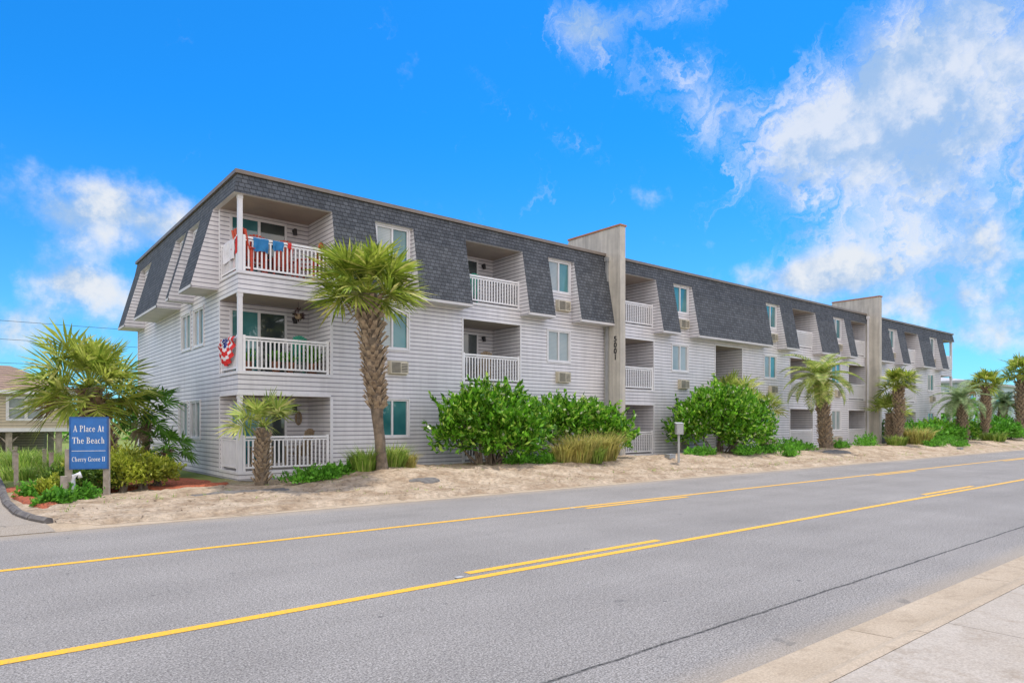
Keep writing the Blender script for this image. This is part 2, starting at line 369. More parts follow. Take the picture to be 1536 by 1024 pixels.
for x in xs2:
    e0=13.24+.26*noise.noise((x*.35,1,0))+.16*noise.noise((x*1.3,2,0))+.07*noise.noise((x*5,3,0)); 
    for j in range(NJ+1):
        y=lerp(e0,13.75,j/NJ); t=j/NJ
        mb.v.append((x,y,max(farz(min(y,13.57)),gz(x,y) if y>13.58 else 0)+.003+.018*math.sin(math.pi*min(1,t*1.05))*(.7+.8*abs(noise.noise((x*4,y*4,1))))-(.02 if j==NJ else 0)))
for i in range(len(xs2)-1):
    for j in range(NJ):
        a=i*(NJ+1)+j; mb.f.append((a,a+NJ+1,a+NJ+2,a+1)); mb.m.append(0)
k=mb.obj('sand_spill',SANDM,smooth=True); tag(k,'loose sand washed over the far kerb and gutter','sand',kind='structure')
mb=MB(); x=-6.0
while x<160:
    mb.box(x+.004,x+3.046,-3,2.010,-.04,.128); x+=3.05
k=mb.obj('sidewalk',CONC2); tag(k,'pale concrete sidewalk slabs with joints','sidewalk',kind='structure')
mb=MB(); mb.box(-20,160,-3,2.0,-.05,.09); k=mb.obj('sidewalk_base',conc('joint_dirt',(.15,.12,.08),(.1,.08,.05))); tag(k,'dark dirt in the joints below the sidewalk','ground',kind='structure')
# driveway
mb=MB(); pts=[(-9,13.46),(1.05,13.46),(.86,14.1),(.72,15.0),(.64,17),(.66,19),(.7,21),(.75,26),(.8,40),(-9,40)]
mb.poly([(x,y,.10) for x,y in pts]); 
mb.poly([(-9,13.45,.10),(-9,13.0,.012),(1.15,13.0,.012),(1.05,13.45,.10)])
k=mb.obj('driveway',ASPH); tag(k,'grey driveway entering beside the sign bed','driveway',kind='structure')
mb=MB(); pp=pts[1:8]
for (a,c_) in zip(pp[:-1],pp[1:]):
    L=math.dist(a,c_); n=max(1,round(L/.9))
    for i in range(n):
        p0=Vector((lerp(a[0],c_[0],(i+.03)/n)+.05,lerp(a[1],c_[1],(i+.03)/n),.12)); p1=Vector((lerp(a[0],c_[0],(i+.97)/n)+.05,lerp(a[1],c_[1],(i+.97)/n),.12))
        mb.tube([p0,p1],[.075,.075],6)
k=mb.obj('kerb_edging',mnoise('dark_timber',(.2,.18,.16),(.09,.08,.08),5,.9,.4)); tag(k,'dark timber edging along the driveway','kerb',kind='structure')
def patch(name,cx,cy,rx,ry,mat,label,cat,dz=.02,seed=0):
    mb=MB(); R=12; N=34; 
    for j in range(R+1):
        for i in range(N):
            t=2*math.pi*i/N; rr=(j/R)*(1+.35*noise.noise((math.cos(t)*1.5+seed,math.sin(t)*1.5,seed))+.12*noise.noise((math.cos(t)*6+seed,math.sin(t)*6,seed)))
            x=cx+rx*rr*math.cos(t); y=cy+ry*rr*math.sin(t); mb.v.append((x,y,gz(x,y)+dz*(1 if j<R else -.5)))
    for j in range(R):
        for i in range(N):
            i2=(i+1)%N; mb.f.append((j*N+i,j*N+i2,(j+1)*N+i2,(j+1)*N+i)); mb.m.append(0)
    k=mb.obj(name,mat,smooth=True); tag(k,label,cat,kind='structure')
MUL=mnoise('red_mulch',(.52,.13,.055),(.18,.055,.03),22,.95,.9,40,.03)
patch('mulch_bed',3.2,21.0,2.4,1.9,MUL,'red mulch bed around the palms','mulch bed',.045,1)
patch('mulch_bed',4.6,18.95,1.1,.5,MUL,'red mulch strip by the building corner','mulch bed',.045,3)
patch('mulch_bed',1.3,18.6,.5,2.2,MUL,'red mulch patch beside the driveway','mulch bed',.05,5)
DSH=mnoise('dark_patch_mat',(.18,.17,.155),(.11,.10,.095),8,.9,.4)  # dark colour for the thin flat patches laid on the sand
patch('dark_patch',5.25,16.75,1.2,.35,DSH,'thin dark patch in the sand','paved patch',.03,7)
patch('dark_patch',9.5,15.3,.45,.2,DSH,'small dark patch in the sand','paved patch',.04,9)
patch('dark_patch',33.8,15.8,1.4,.35,DSH,'dark patch in the sand below a palm','paved patch',.04,4)
# ------------------------------------------------------------------ APARTMENT BUILDING
O=(6.0,19.6,0)
B=thing('apartment_building','long three storey grey sided apartment building with dark mansard roof','building',O)
X0,X1,Y0,Y1=6.0,61.3,19.6,33.6; YB=21.3
FL=[(.38,2.54),(3.23,5.43),(6.07,8.2)]
BAL=[(13.73,16.34),(21.5,24.19),(36.18,38.77),(43.35,45.7),(51.6,54.0)]
WINX=[10.3,17.75,25.55,33.5,41.1,49.0,56.3]; WW=1.2
WZ=[(1.30,2.52),(4.18,5.40),(6.93,8.15)]
ST=(28.98,31.34); STZ=[(.38,2.7),(3.15,5.6)]
def cells(mb,ax,P,a0,a1,z0,z1,ops,flip=False,m=0):
    A=sorted({a0,a1}|{o[0] for o in ops}|{o[1] for o in ops}); Z=sorted({z0,z1}|{o[2] for o in ops}|{o[3] for o in ops})
    A=[a for a in A if a0<=a<=a1]; Z=[z for z in Z if z0<=z<=z1]
    for i in range(len(A)-1):
        for j in range(len(Z)-1):
            ca=(A[i]+A[i+1])/2; cz=(Z[j]+Z[j+1])/2
            if any(o[0]<ca<o[1] and o[2]<cz<o[3] for o in ops): continue
            q=[(A[i],Z[j]),(A[i+1],Z[j]),(A[i+1],Z[j+1]),(A[i],Z[j+1])]
            pts=[(a,P,z) if ax=='y' else (P,a,z) for a,z in q]
            if flip: pts=pts[::-1]
            mb.poly(pts,m)
w=MB(); ops=[]
for (a,b_) in BAL: ops+=[(a,b_,z0,z1) for z0,z1 in FL]
ops+=[(X0,8.74,z0,z1) for z0,z1 in FL]+[(58.9,X1,z0,z1) for z0,z1 in FL]
for x in WINX: ops+=[(x,x+WW,z0,z1) for z0,z1 in WZ]
ops+=[(ST[0],ST[1],z0,z1) for z0,z1 in STZ]
cells(w,'y',Y0,X0,X1,.12,8.74,ops)
sops=[(Y0,YB,z0,z1) for z0,z1 in FL]
SW=[(23.1,4.28),(24.7,4.28),(23.5,1.25),(25.1,1.25),(23.05,6.85),(24.8,6.85)]
sops+=[(y,y+WW,z,z+1.22) for y,z in SW]
cells(w,'x',X0,Y0,Y1,.12,8.74,sops,True)
cells(w,'x',X1,Y0,Y1,.12,8.74,[(Y0,YB,z0,z1) for z0,z1 in FL])
cells(w,'y',Y1,X0,X1,.12,8.74,[],True)
def recess(x0,x1,z0,z1,yb,left=True,right=True,door=True):
    w.poly([(x0,yb,z0),(x1,yb,z0),(x1,yb,z1),(x0,yb,z1)])
    if left: w.poly([(x0,Y0,z0),(x0,yb,z0),(x0,yb,z1),(x0,Y0,z1)])
    if right: w.poly([(x1,yb,z0),(x1,Y0,z0),(x1,Y0,z1),(x1,yb,z1)])
    f=MB(); f.poly([(x0,Y0,z0),(x1,Y0,z0),(x1,yb,z0),(x0,yb,z0)]); f.obj('balcony_floor',FLOORM,B,O)
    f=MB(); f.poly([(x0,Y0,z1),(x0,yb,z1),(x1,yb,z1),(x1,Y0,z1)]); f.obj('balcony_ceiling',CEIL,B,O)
for (a,b_) in BAL:
    for z0,z1 in FL: recess(a,b_,z0,z1,YB)
for z0,z1 in FL:
    recess(X0,8.74,z0,z1,YB,left=False); recess(58.9,X1,z0,z1,YB,right=False)
for z0,z1 in STZ: recess(ST[0],ST[1],z0,z1,22.4)
w.obj('wall',SID,B,O)
mb=MB(); mb.box(X0+.03,X1-.03,Y0+.03,Y1-.03,-.4,.118); mb.obj('foundation',FOUND,B,O)
for z0,z1 in FL:
    t=MB()
    t.box(X0-.02,8.76,Y0-.025,Y0-.002,z0-.09,z0-.01); t.box(X0-.025,X0-.002,Y0,YB,z0-.09,z0-.01)
    if z1<8:
        t.box(X0-.02,8.76,Y0-.022,Y0-.002,z1+.0,z1+.09); t.box(X0-.022,X0-.002,Y0,YB,z1+.0,z1+.09)
    t.box(8.745,8.83,Y0-.018,Y0-.002,z0,z1); t.box(X0-.018,X0-.002,YB+.003,YB+.09,z0,z1)
    t.obj('balcony_trim',WHITE,B,O)
    for (a,b_) in BAL+[(58.9,X1)]:
        t=MB(); t.box(a-.06,b_+.06,Y0-.02,Y0-.002,z0-.08,z0-.005)
        if z1<8: t.box(a-.06,b_+.06,Y0-.02,Y0-.002,z1,z1+.06)
        t.box(a-.06,a-.003,Y0-.018,Y0-.002,z0,z1); t.box(b_+.003 if b_<X1 else b_-.06,b_+.06,Y0-.018,Y0-.002,z0,z1)
        t.obj('balcony_trim',WHITE,B,O)
t=MB(); t.box(X0-.02,X0-.003,Y1-.1,Y1+.01,.12,5.8); t.obj('corner_trim',WHITE,B,O)
for z0,z1 in STZ:
    t=MB(); t.box(ST[0]-.07,ST[0]-.003,Y0-.02,Y0-.002,z0,z1+.07); t.box(ST[1]+.003,ST[1]+.07,Y0-.02,Y0-.002,z0,z1+.07); t.box(ST[0],ST[1],Y0-.02,Y0-.002,z1+.003,z1+.07); t.obj('recess_trim',WHITE,B,O)
for xx in (X0+.01,X1-.13):
    for z0,z1 in FL:
        p=MB(); p.box(xx,xx+.12,Y0+.01,Y0+.13,z0,z1); p.box(xx-.01,xx+.13,Y0+.0,Y0+.14,z1-.1,z1); p.obj('post',WHITE,B,O)
# mansard roof
ZT,ZM,ZB=8.76,8.2,5.87; FLF=.55; FLS=.75
def off(z,fl): return (ZT-z)/(ZT-ZB)*fl
rf=MB(); so=MB()
om,os_=off(ZM,FLF),off(ZM,FLS)
e=.03
rf.poly([(X0-os_,Y0-om-e,ZM),(X1+os_,Y0-om-e,ZM),(X1+e,Y0-e,ZT),(X0-e,Y0-e,ZT)])
rf.poly([(X0-os_,Y1,ZM),(X0-os_,Y0-om-e,ZM),(X0-e,Y0-e,ZT),(X0-e,Y1,ZT)])
rf.poly([(X1+os_,Y0-om-e,ZM),(X1+os_,Y1,ZM),(X1+e,Y1,ZT),(X1+e,Y0-e,ZT)])
so.poly([(X0-os_,Y0-om-e,ZM-.002),(X0-os_,Y0+.0,ZM-.002),(X1+os_,Y0+.0,ZM-.002),(X1+os_,Y0-om-e,ZM-.002)])
so.poly([(X0-os_,Y0,ZM-.002),(X0-os_,Y1,ZM-.002),(X0,Y1,ZM-.002),(X0,Y0,ZM-.002)])
rf.poly([(X0,Y0,ZT-.02),(X1,Y0,ZT-.02),(X1,Y1,ZT-.02),(X0,Y1,ZT-.02)])
so.obj('soffit',SOFF,B,O)
gaps=[(a,b_) for a,b_ in BAL]+[(x-.1,x+WW+.1) for x in WINX]+[(20.98,21.5),(45.7,46.15)]
gaps.sort(); panels=[]; cur=8.74
for a,b_ in gaps:
    if a-cur>.05: panels.append((cur,a))
    cur=max(cur,b_)
panels.append((cur,58.9))
for a,b_ in panels:
    yb=Y0-FLF-e; ym=Y0-om-e
    rf.poly([(a,yb,ZB),(b_,yb,ZB),(b_,ym,ZM),(a,ym,ZM)])
    so=MB()
    so.box(a,b_,yb-.005,yb+.02,ZB-.09,ZB-.002)
    so.poly([(a,yb,ZB-.09),(a,Y0-.001,ZB-.09),(b_,Y0-.001,ZB-.09),(b_,yb,ZB-.09)])
    so.box(a-.02,a-.002,yb-.0,yb+.06,ZB-.09,ZB+.05); so.obj('soffit',SOFF,B,O)
    for x,d in ((a,0),(b_,1)):
        pts=[(x,yb,ZB-.09),(x,Y0-.001,ZB-.09),(x,Y0-.001,ZM),(x,ym,ZM),(x,yb,ZB)]
        ck=MB(); ck.poly(pts if d else pts[::-1]); ck.obj('roof_cheek',SID,B,O)
SP=[(21.5,22.95),(24.35,24.7),(26.1,30.1),(32.2,33.6)]
for a,b_ in SP:
    xb=X0-FLS-e; xm=X0-os_
    rf.poly([(xb,b_,ZB),(xb,a,ZB),(xm,a,ZM),(xm,b_,ZM)])
    so=MB(); so.box(xb-.005,xb+.02,a,b_,ZB-.09,ZB-.002)
    so.poly([(xb,a,ZB-.09),(xb,b_,ZB-.09),(X0-.001,b_,ZB-.09),(X0-.001,a,ZB-.09)]); so.obj('soffit',SOFF,B,O)
    for y,d in ((a,1),(b_,0)):
        pts=[(xb,y,ZB-.09),(X0-.001,y,ZB-.09),(X0-.001,y,ZM),(xm,y,ZM),(xb,y,ZB)]
        ck=MB(); ck.poly(pts if d else pts[::-1]); ck.obj('roof_cheek',SID,B,O)
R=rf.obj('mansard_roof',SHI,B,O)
cp=MB(); cp.box(X0-.1,X1+.1,Y0-.1,Y0+.12,ZT,ZT+.11); cp.box(X0-.1,X0+.12,Y0+.12,Y1,ZT,ZT+.11); cp.box(X1-.12,X1+.1,Y0+.12,Y1,ZT,ZT+.11); cp.box(X0-.1,X1+.1,Y1,Y1+.1,ZT,ZT+.11)
cp.obj('roof_cap',CAPM,B,O)
for xw,num in ((20.98,True),(45.75,False)):
    fw=MB(); a,b_=xw,xw+.32
    prof=[(18.72,-.2),(21.9,-.2),(21.9,9.55),(21.75,9.87),(18.72,9.87)]
    fw.poly([(a,y,z) for y,z in prof][::-1]); fw.poly([(b_,y,z) for y,z in prof])
    for i in range(5):
        (y0,z0),(y1,z1)=prof[i],prof[(i+1)%5]; fw.poly([(a,y0,z0),(a,y1,z1),(b_,y1,z1),(b_,y0,z0)][::-1])
    fo=fw.obj('fin_wall',STUC,B,O)
    c_=MB(); c_.box(a-.04,b_+.04,18.68,21.8,9.873,9.94); c_.obj('coping',TCAP,fo,O)
    dp=MB(); dp.box(a-.1,a-.01,19.36,19.46,.3,8.6); dp.box(a-.13,a-.005,19.33,19.49,8.5,8.68); dp.obj('downspout',METAL if num else WHITE,B,O)
    if num:
        for i,ch in enumerate('5001'):
            M_=Matrix.Translation((a-.012-O[0],18.98-O[1],5.22-.25*i))@Matrix(((0,0,-1,0),(-1,0,0,0),(0,1,0,0),(0,0,0,1)))
            textobj(ch,.31,DARK,fo,M_,.01,.008)
def make_window():
    f=MB(); W,H=WW,1.22; t_=.055
    f.box(-.04,W+.04,-.03,-.002,-.05,0); f.box(-.04,W+.04,-.03,-.002,H,H+.05); f.box(-.045,0,-.03,-.002,0,H); f.box(W,W+.045,-.03,-.002,0,H)
    for a in ((.002,t_,.002,H-.002),(W-t_,W-.002,.002,H-.002),(W/2-.03,W/2+.03,t_,H-t_)): f.box(a[0],a[1],0,.08,a[2],a[3])
    f.box(t_,W-t_,0,.08,.002,t_); f.box(t_,W-t_,0,.08,H-t_,H-.002)
    wo=f.obj('window',WHITE)
    g1=MB(); g1.poly([(t_,.045,t_),(W/2-.03,.045,t_),(W/2-.03,.045,H-t_),(t_,.045,H-t_)],0); g1.poly([(W/2+.03,.055,t_),(W-t_,.055,t_),(W-t_,.055,H-t_),(W/2+.03,.055,H-t_)],1)
    gm=g1.obj('glass',[GL_C,GL_T]).data
    g2=MB(); g2.v=g1.v; g2.f=g1.f; g2.m=[1,1]; gm2=g2.obj('glass',[GL_C,GL_T]).data
    g3=MB(); g3.v=g1.v; g3.f=g1.f; g3.m=[0,0]; gm3=g3.obj('glass',[GL_C,GL_T]).data
    for o in list(bpy.data.objects):
        if o.name.startswith('glass') or o==wo: bpy.data.objects.remove(o)
    return bpy.data.meshes['window'],[gm,gm,gm2,gm3]
wm,gms=make_window()
def rel(p): return (p[0]-O[0],p[1]-O[1],p[2]-O[2])
for x in WINX:
    for i,(z0,z1) in enumerate(WZ):
        q=place(wm,'window',B,rel((x,Y0,z0))); place(random.choice(gms),'glass',q)
for y,z in SW:
    q=place(wm,'window',B,rel((X0,y+WW,z)),-math.pi/2); place(gms[1],'glass',q)
a_=MB(); a_.box(0,.66,-.16,.0,0,.40,0)
for i in range(9): a_.box(.04,.36,-.175,-.161,.04+i*.038,.055+i*.038,1)
for i in range(6): a_.box(.40,.62,-.17,-.161,.06+i*.05,.08+i*.05,1)
a_.box(-.03,.69,-.02,-.001,-.03,.43,0)
ac=a_.obj('air_conditioner',[ACM,DARK]).data; bpy.data.objects.remove(bpy.data.objects['air_conditioner'])
for x in WINX:
    for z in (.5,3.36,6.2):
        place(ac,'air_conditioner',B,rel((x+.45,Y0-.002,z)))
def rail(L,name='railing'):
    r_=MB(); r_.box(0,L,-.03,.03,.93,.99); r_.box(0,L,-.02,.02,.86,.90); r_.box(0,L,-.025,.025,.07,.12)
    n=int(L/.125)
    for i in range(n+1):
        x=lerp(.04,L-.04,i/n); r_.box(x-.021,x+.021,-.016,.016,.12,.86)
    for x in (.0,L-.07): r_.box(x,x+.07,-.036,.036,.0,1.02)
    o=r_.obj(name,RAILM); me=o.data; bpy.data.objects.remove(o); return me
for (a,b_) in BAL+[(6.13,8.72),(58.95,61.17)]:
    me=rail(b_-a-.02)
    for z0,z1 in FL: place(me,'railing',B,rel((a+.01,Y0+.05,z0)))
me=rail(YB-Y0-.16)
for z0,z1 in FL: place(me,'railing',B,rel((X0+.05,YB-.01,z0)),-math.pi/2); place(me,'railing',B,rel((X1-.05,YB-.01,z0)),-math.pi/2)
def door(W=1.75,H=2.02):
    d=MB(); 
    d.box(0,W,-.05,0,H-.08,H); d.box(0,.07,-.05,0,0,H-.08); d.box(W-.07,W,-.05,0,0,H-.08); d.box(W/2-.04,W/2+.04,-.05,0,0,H-.08); d.box(.07,W/2-.04,-.05,0,0,.1); d.box(W/2+.04,W-.07,-.05,0,0,.1)
    o=d.obj('sliding_door',WHITE); a=o.data; bpy.data.objects.remove(o)
    g_=MB(); g_.poly([(.07,-.02,.1),(W/2-.04,-.02,.1),(W/2-.04,-.02,H-.08),(.07,-.02,H-.08)],1); g_.poly([(W/2+.04,-.025,.1),(W-.07,-.025,.1),(W-.07,-.025,H-.08),(W/2+.04,-.025,H-.08)],0)
    o=g_.obj('glass',[GL_D,GL_T]); b2=o.data; bpy.data.objects.remove(o)
    h=MB(); h.box(W/2-.03,W/2-.01,-.08,-.05,.9,1.15); o=h.obj('handle',DARK); c3=o.data; bpy.data.objects.remove(o)
    return a,b2,c3
dm,dg_,dh=door()
lm=MB(); lm.tube([(0,0,0),(0,-.1,0)],[.07,.05],8); lm.tube([(0,-.1,.06),(0,-.1,-.14)],[.05,.07],8)
o=lm.obj('wall_light',DARK); lme=o.data; bpy.data.objects.remove(o)
for (a,b_) in BAL+[(6.15,8.72),(58.95,61.17)]:
    for z0,z1 in FL:
        q=place(dm,'sliding_door',B,rel((a+.12,YB-.002,z0+.003))); place(dg_,'glass',q); place(dh,'handle',q)
        place(lme,'wall_light',B,rel((a+2.12,YB-.002,z0+1.85)))
for z0,z1 in STZ:
    d=MB(); d.box(29.4,30.3,22.34,22.398,z0,z0+2.05); d.obj('door',WHITE,B,O)
for x in (9.6,15,19,25,33,40,50):
    v_=MB(); v_.box(x,x+.4,Y0-.02,Y0-.003,.16,.34); v_.obj('vent',DARK,B,O)
# ------------------------------------------------------------------ balcony things
def chair(loc,rotz,mat,label):
    e=thing('patio_chair',label,'chair',loc,rotz,'patio chairs on the balconies')
    s_=MB()
    for i in range(6): s_.box(-.26,.26,-.25+i*.088,-.175+i*.088,.42-.012*i,.445-.012*i)
    s_.obj('seat',mat,e)
    b_=MB()
    for i in range(6):
        x=-.25+i*.088; h=1.12+.08*math.sin((i+.5)/6*math.pi)
        b_.poly([(x,.22,.42),(x+.07,.22,.42),(x+.07,.40,h),(x,.40,h)]); b_.poly([(x,.245,.42),(x,.425,h),(x+.07,.425,h),(x+.07,.245,.42)]); b_.poly([(x,.40,h),(x+.07,.40,h),(x+.07,.425,h),(x,.425,h)])
        b_.poly([(x,.22,.42),(x,.40,h),(x,.425,h),(x,.245,.42)]); b_.poly([(x+.07,.22,.42),(x+.07,.245,.42),(x+.07,.425,h),(x+.07,.40,h)])
    b_.obj('backrest',mat,e)
    for sx in (-1,1):
        a=MB(); a.box(sx*.31-.05,sx*.31+.05,-.3,.34,.63,.655); a.obj('armrest',mat,e)
        for y in (-.24,.24):
            l=MB(); l.box(sx*.29-.022,sx*.29+.022,y-.03,y+.03,0,.63); l.obj('leg',mat,e)
    return e
z3=6.07; z2=3.23; z1_=.38
c1=chair((6.72,20.5,z3),math.radians(170),RED,'red slatted patio chair on the top balcony')
for q in ((7.6,20.75,185),(8.3,20.2,230),(6.45,20.0,120)): copy_thing(c1,(q[0],q[1],z3),math.radians(q[2]),scale=1.03)
TEALP=solid('green_paint',(.05,.4,.28),.5)
c2=chair((7.9,20.6,z2),math.radians(200),TEALP,'green patio chair on the middle balcony'); copy_thing(c2,(14.6,20.6,z3),math.radians(190))
c3=chair((8.1,20.5,z1_),math.radians(215),WICK,'brown patio chair on the ground floor balcony'); copy_thing(c3,(7.0,20.7,z1_),math.radians(170)); copy_thing(c3,(15.2,20.6,z2),math.radians(180))
def cloth(name,label,ax,P,a0,a1,ztop,hgt,mats,pat=None,amp=.02,over=.25,sag=0):
    mb=MB(); nu,nv=14,16; 
    for j in range(nv+1):
        v=j/nv; 
        for i in range(nu+1):
            u=i/nu; d=v*(hgt+over)-over
            z=ztop-abs(d); out=(-.045 if d>0 else .05)*min(1,abs(d)/.03)
            if j==0: out=.05
            out-=amp*(math.sin(u*9+P)*.6+noise.noise((u*4,v*3,P)))*(min(1,abs(d)*4)) if d>0 else 0
            a=lerp(a0,a1,u)+.04*noise.noise((u*3,v*4,a0))
            z+= .07*noise.noise((u*3,0,a0+9)) if j==nv else 0
            mb.v.append((a,P+out,z) if ax=='y' else (P+out,a,z))
    for j in range(nv):
        for i in range(nu):
            k_=j*(nu+1)+i; mb.f.append((k_,k_+1,k_+nu+2,k_+nu+1)); mb.m.append(pat(i/nu,j/nv) if pat else 0)
    o=mb.obj(name,mats,smooth=True); tag(o,label,'towel'); return o
YR=Y0+.05; XR=X0+.05
cloth('towel','blue beach towel hung over the top balcony railing','y',YR,6.42,6.86,z3+1.01,.42,[BLUEC],amp=.04)
cloth('towel','blue swim shorts hung over the top balcony railing','y',YR,6.98,7.3,z3+1.01,.30,[BLUEC],amp=.04)
cloth('towel','small red cloth hung on the top balcony railing','y',YR,7.42,7.55,z3+1.01,.18,[REDC])
cloth('towel','white towel hung over the side railing','x',XR,19.95,21.0,z3+1.01,.62,[WHC],amp=.05)
cloth('towel','small red towel on the side railing','x',XR,19.70,19.84,z3+1.0,.5,[REDC])
# draped bunting: blue canton with white dots band then red and white stripes
mb=MB(); NR,NA=16,40; cy_=20.5
for j in range(NR+1):
    for i in range(NA+1):
        a=math.pi*i/NA; r_=.70*j/NR; pl=.045*math.sin(i*math.pi/2.5+.5)*(j/NR)
        mb.v.append((XR-.05-.08*math.sin(math.pi*j/NR*.9)+pl-.02,cy_+r_*math.cos(a)*1.05,z2+.98-r_*math.sin(a)*1.15))
for j in range(NR):
    for i in range(NA):
        k_=j*(NA+1)+i; mb.f.append((k_,k_+1,k_+NA+2,k_+NA+1))
        mb.m.append((1 if (i*7+j*5)%11==0 else 2) if j<6 else (1 if j in (6,7,11,12) else 0))
o=mb.obj('bunting_flag',[REDC,WHC,NAVY]); tag(o,'red white and blue pleated fan bunting hung on the railing','flag')
def pot(loc,r,h,label):
    e=thing('potted_plant',label,'plant',loc,0,'potted plants on the balcony')
    p=MB(); p.tube([(0,0,0),(0,0,h),(0,0,h+.03)],[r*.7,r,r*1.1],10); p.obj('pot',POT,e,smooth=True)
    l=MB()
    for i in range(120):
        a=random.uniform(0,6.28); el=random.uniform(.2,1.4); L=random.uniform(.15,.5); c=Vector((math.cos(a)*math.cos(el),math.sin(a)*math.cos(el),math.sin(el)))
        s_=c.cross(Vector((0,0,1))).normalized()*.03; b0=Vector((0,0,h)); l.poly([b0+c*L*.3,b0+c*L*.7+s_,b0+c*L,b0+c*L*.7-s_])
    l.obj('foliage',L_GC,e); return e
pp=pot((7.2,19.95,z2),.14,.3,'green potted plant behind the balcony railing'); copy_thing(pp,(7.6,19.9,z2)); copy_thing(pp,(8.3,19.95,z2)); copy_thing(pp,(6.5,20.3,z2)); copy_thing(pp,(8.5,20.4,z2),1,None,1.4)
w_=MB()
pts=[(8.4+.09*math.cos(t_*math.pi/8),YB-.05,1.9+.2*math.sin(t_*math.pi/8)) for t_ in range(17)]
w_.tube(pts,[.03]*17,6); 
for i in range(-1,2): w_.box(8.4+i*.045-.008,8.4+i*.045+.008,YB-.06,YB-.04,1.75,2.05)
o=w_.obj('wall_ornament',WICK); tag(o,'oval wicker ornament on the balcony wall','decoration')
e=thing('hanging_basket','dark hanging flower basket under the balcony ceiling','plant',(7.9,20.0,5.05))
p=MB(); p.tube([(0,0,-.15),(0,0,-.1),(0,0,0)],[.06,.1,.12],10); p.obj('basket',WICK,e); p=MB(); p.tube([(0,0,0),(0,0,.38)],[.006,.006],4); p.obj('cord',DARK,e)
l=MB()
for i in range(130):
    d=Vector((random.gauss(0,1),random.gauss(0,1),random.gauss(0,.5))).normalized()*random.uniform(.1,.24); s_=d.cross(Vector((0,0,1))).normalized()*.03
    l.poly([d*.6,d*.8+s_,d*1.1+Vector((0,0,-.03)),d*.8-s_])
l.obj('foliage',leafmat('magenta_leaf',(.12,.02,.05),(.06,.05,.03)),e)
# ------------------------------------------------------------------ vegetation
UP=Vector((0,0,1))
def fan_crown(c,R,n,lo,hi,blades=24,wid=.03,seed=0,dead=0,stiff=1.0):
    rnd=random.Random(seed); mb=MB(); c=Vector(c)
    for i in range(n):
        u=(i+.5)/n; az=i*2.39996+rnd.uniform(-.25,.25); el=math.radians(lerp(hi,lo,u**.9)+rnd.uniform(-8,8))
        d=Vector((math.cos(az)*math.cos(el),math.sin(az)*math.cos(el),math.sin(el)))
        sh=.82 if el>1.0 else 1.0
        lp=R*rnd.uniform(.30,.56)*sh; lb=R*rnd.uniform(.5,.64)*sh
        el2=el-math.radians(rnd.uniform(5,26)); d2=Vector((math.cos(az)*math.cos(el2),math.sin(az)*math.cos(el2),math.sin(el2)))
        s_=d2.cross(UP).normalized(); nrm=s_.cross(d2).normalized()
        rl=rnd.uniform(-.9,.9); s_,nrm=(s_*math.cos(rl)+nrm*math.sin(rl)),(nrm*math.cos(rl)-s_*math.sin(rl))
        hub=c+d*lp; mi=1 if i>=n-dead else 0
        mb.tube([c+d*.05,c+d*lp*.5+UP*.02,hub],[.022,.016,.011],4,2)
        mb.tube([hub,hub+d2*lb*.45-UP*.03*R],[.011,.004],3,2)
        for k_ in range(blades):
            a=lerp(-1.85,1.85,(k_+.5)/blades)+rnd.uniform(-.05,.05)
            bd=(d2*math.cos(a)+s_*math.sin(a)+nrm*.3*abs(math.sin(a))).normalized()
            pr=(s_*math.cos(a)-d2*math.sin(a)).normalized()*wid*R/2
            h0=hub+d2*lb*.25*max(0,math.cos(a)) 
            L=lb*(1-.22*abs(a)/1.95)*rnd.uniform(.82,1.12)
            dr=UP*L*rnd.uniform(.02,.24)*stiff
            p1=h0+bd*L*.5-dr*.18; p2=h0+bd*L*.97-dr
            mb.poly([h0-pr*.35,p1-pr,p2,p1+pr,h0+pr*.35],mi)
    return mb
def boots(mb,p0,p1,z_a,z_b,r,rowh,per,size,m=1,seed=0):
    rnd=random.Random(seed); rows=int((z_b-z_a)/rowh)
    for j in range(rows):
        z=z_a+j*rowh; tt=(z-p0.z)/(p1.z-p0.z); c=p0.lerp(p1,tt); rr=r(tt)
        for k_ in range(per):
            if rnd.random()<.06: continue
            a=2*math.pi*(k_+.5*(j%2))/per+rnd.uniform(-.12,.12)
            d=Vector((math.cos(a),math.sin(a),0)); s_=Vector((-d.y,d.x,0)); sz=size*rnd.uniform(.7,1.3)
            b0=c+d*rr*.85+UP*rnd.uniform(-.02,.02); w0=sz*.38; o=sz*.8*rnd.uniform(.7,1.4)
            A=b0-s_*w0; Bq=b0+s_*w0
            T1=b0+d*o+UP*sz*.95-s_*w0*.55; T2=b0+d*o+UP*sz*.95+s_*w0*.55; U1=b0+d*(o-sz*.22)+UP*sz*1.0-s_*w0*.5; U2=b0+d*(o-sz*.22)+UP*sz*1.0+s_*w0*.5
            mb.poly([A,Bq,T2,T1],m); mb.poly([T1,T2,U2,U1],m); mb.poly([A,T1,U1],m); mb.poly([Bq,U2,T2],m); mb.poly([Bq,A,U1,U2],m)
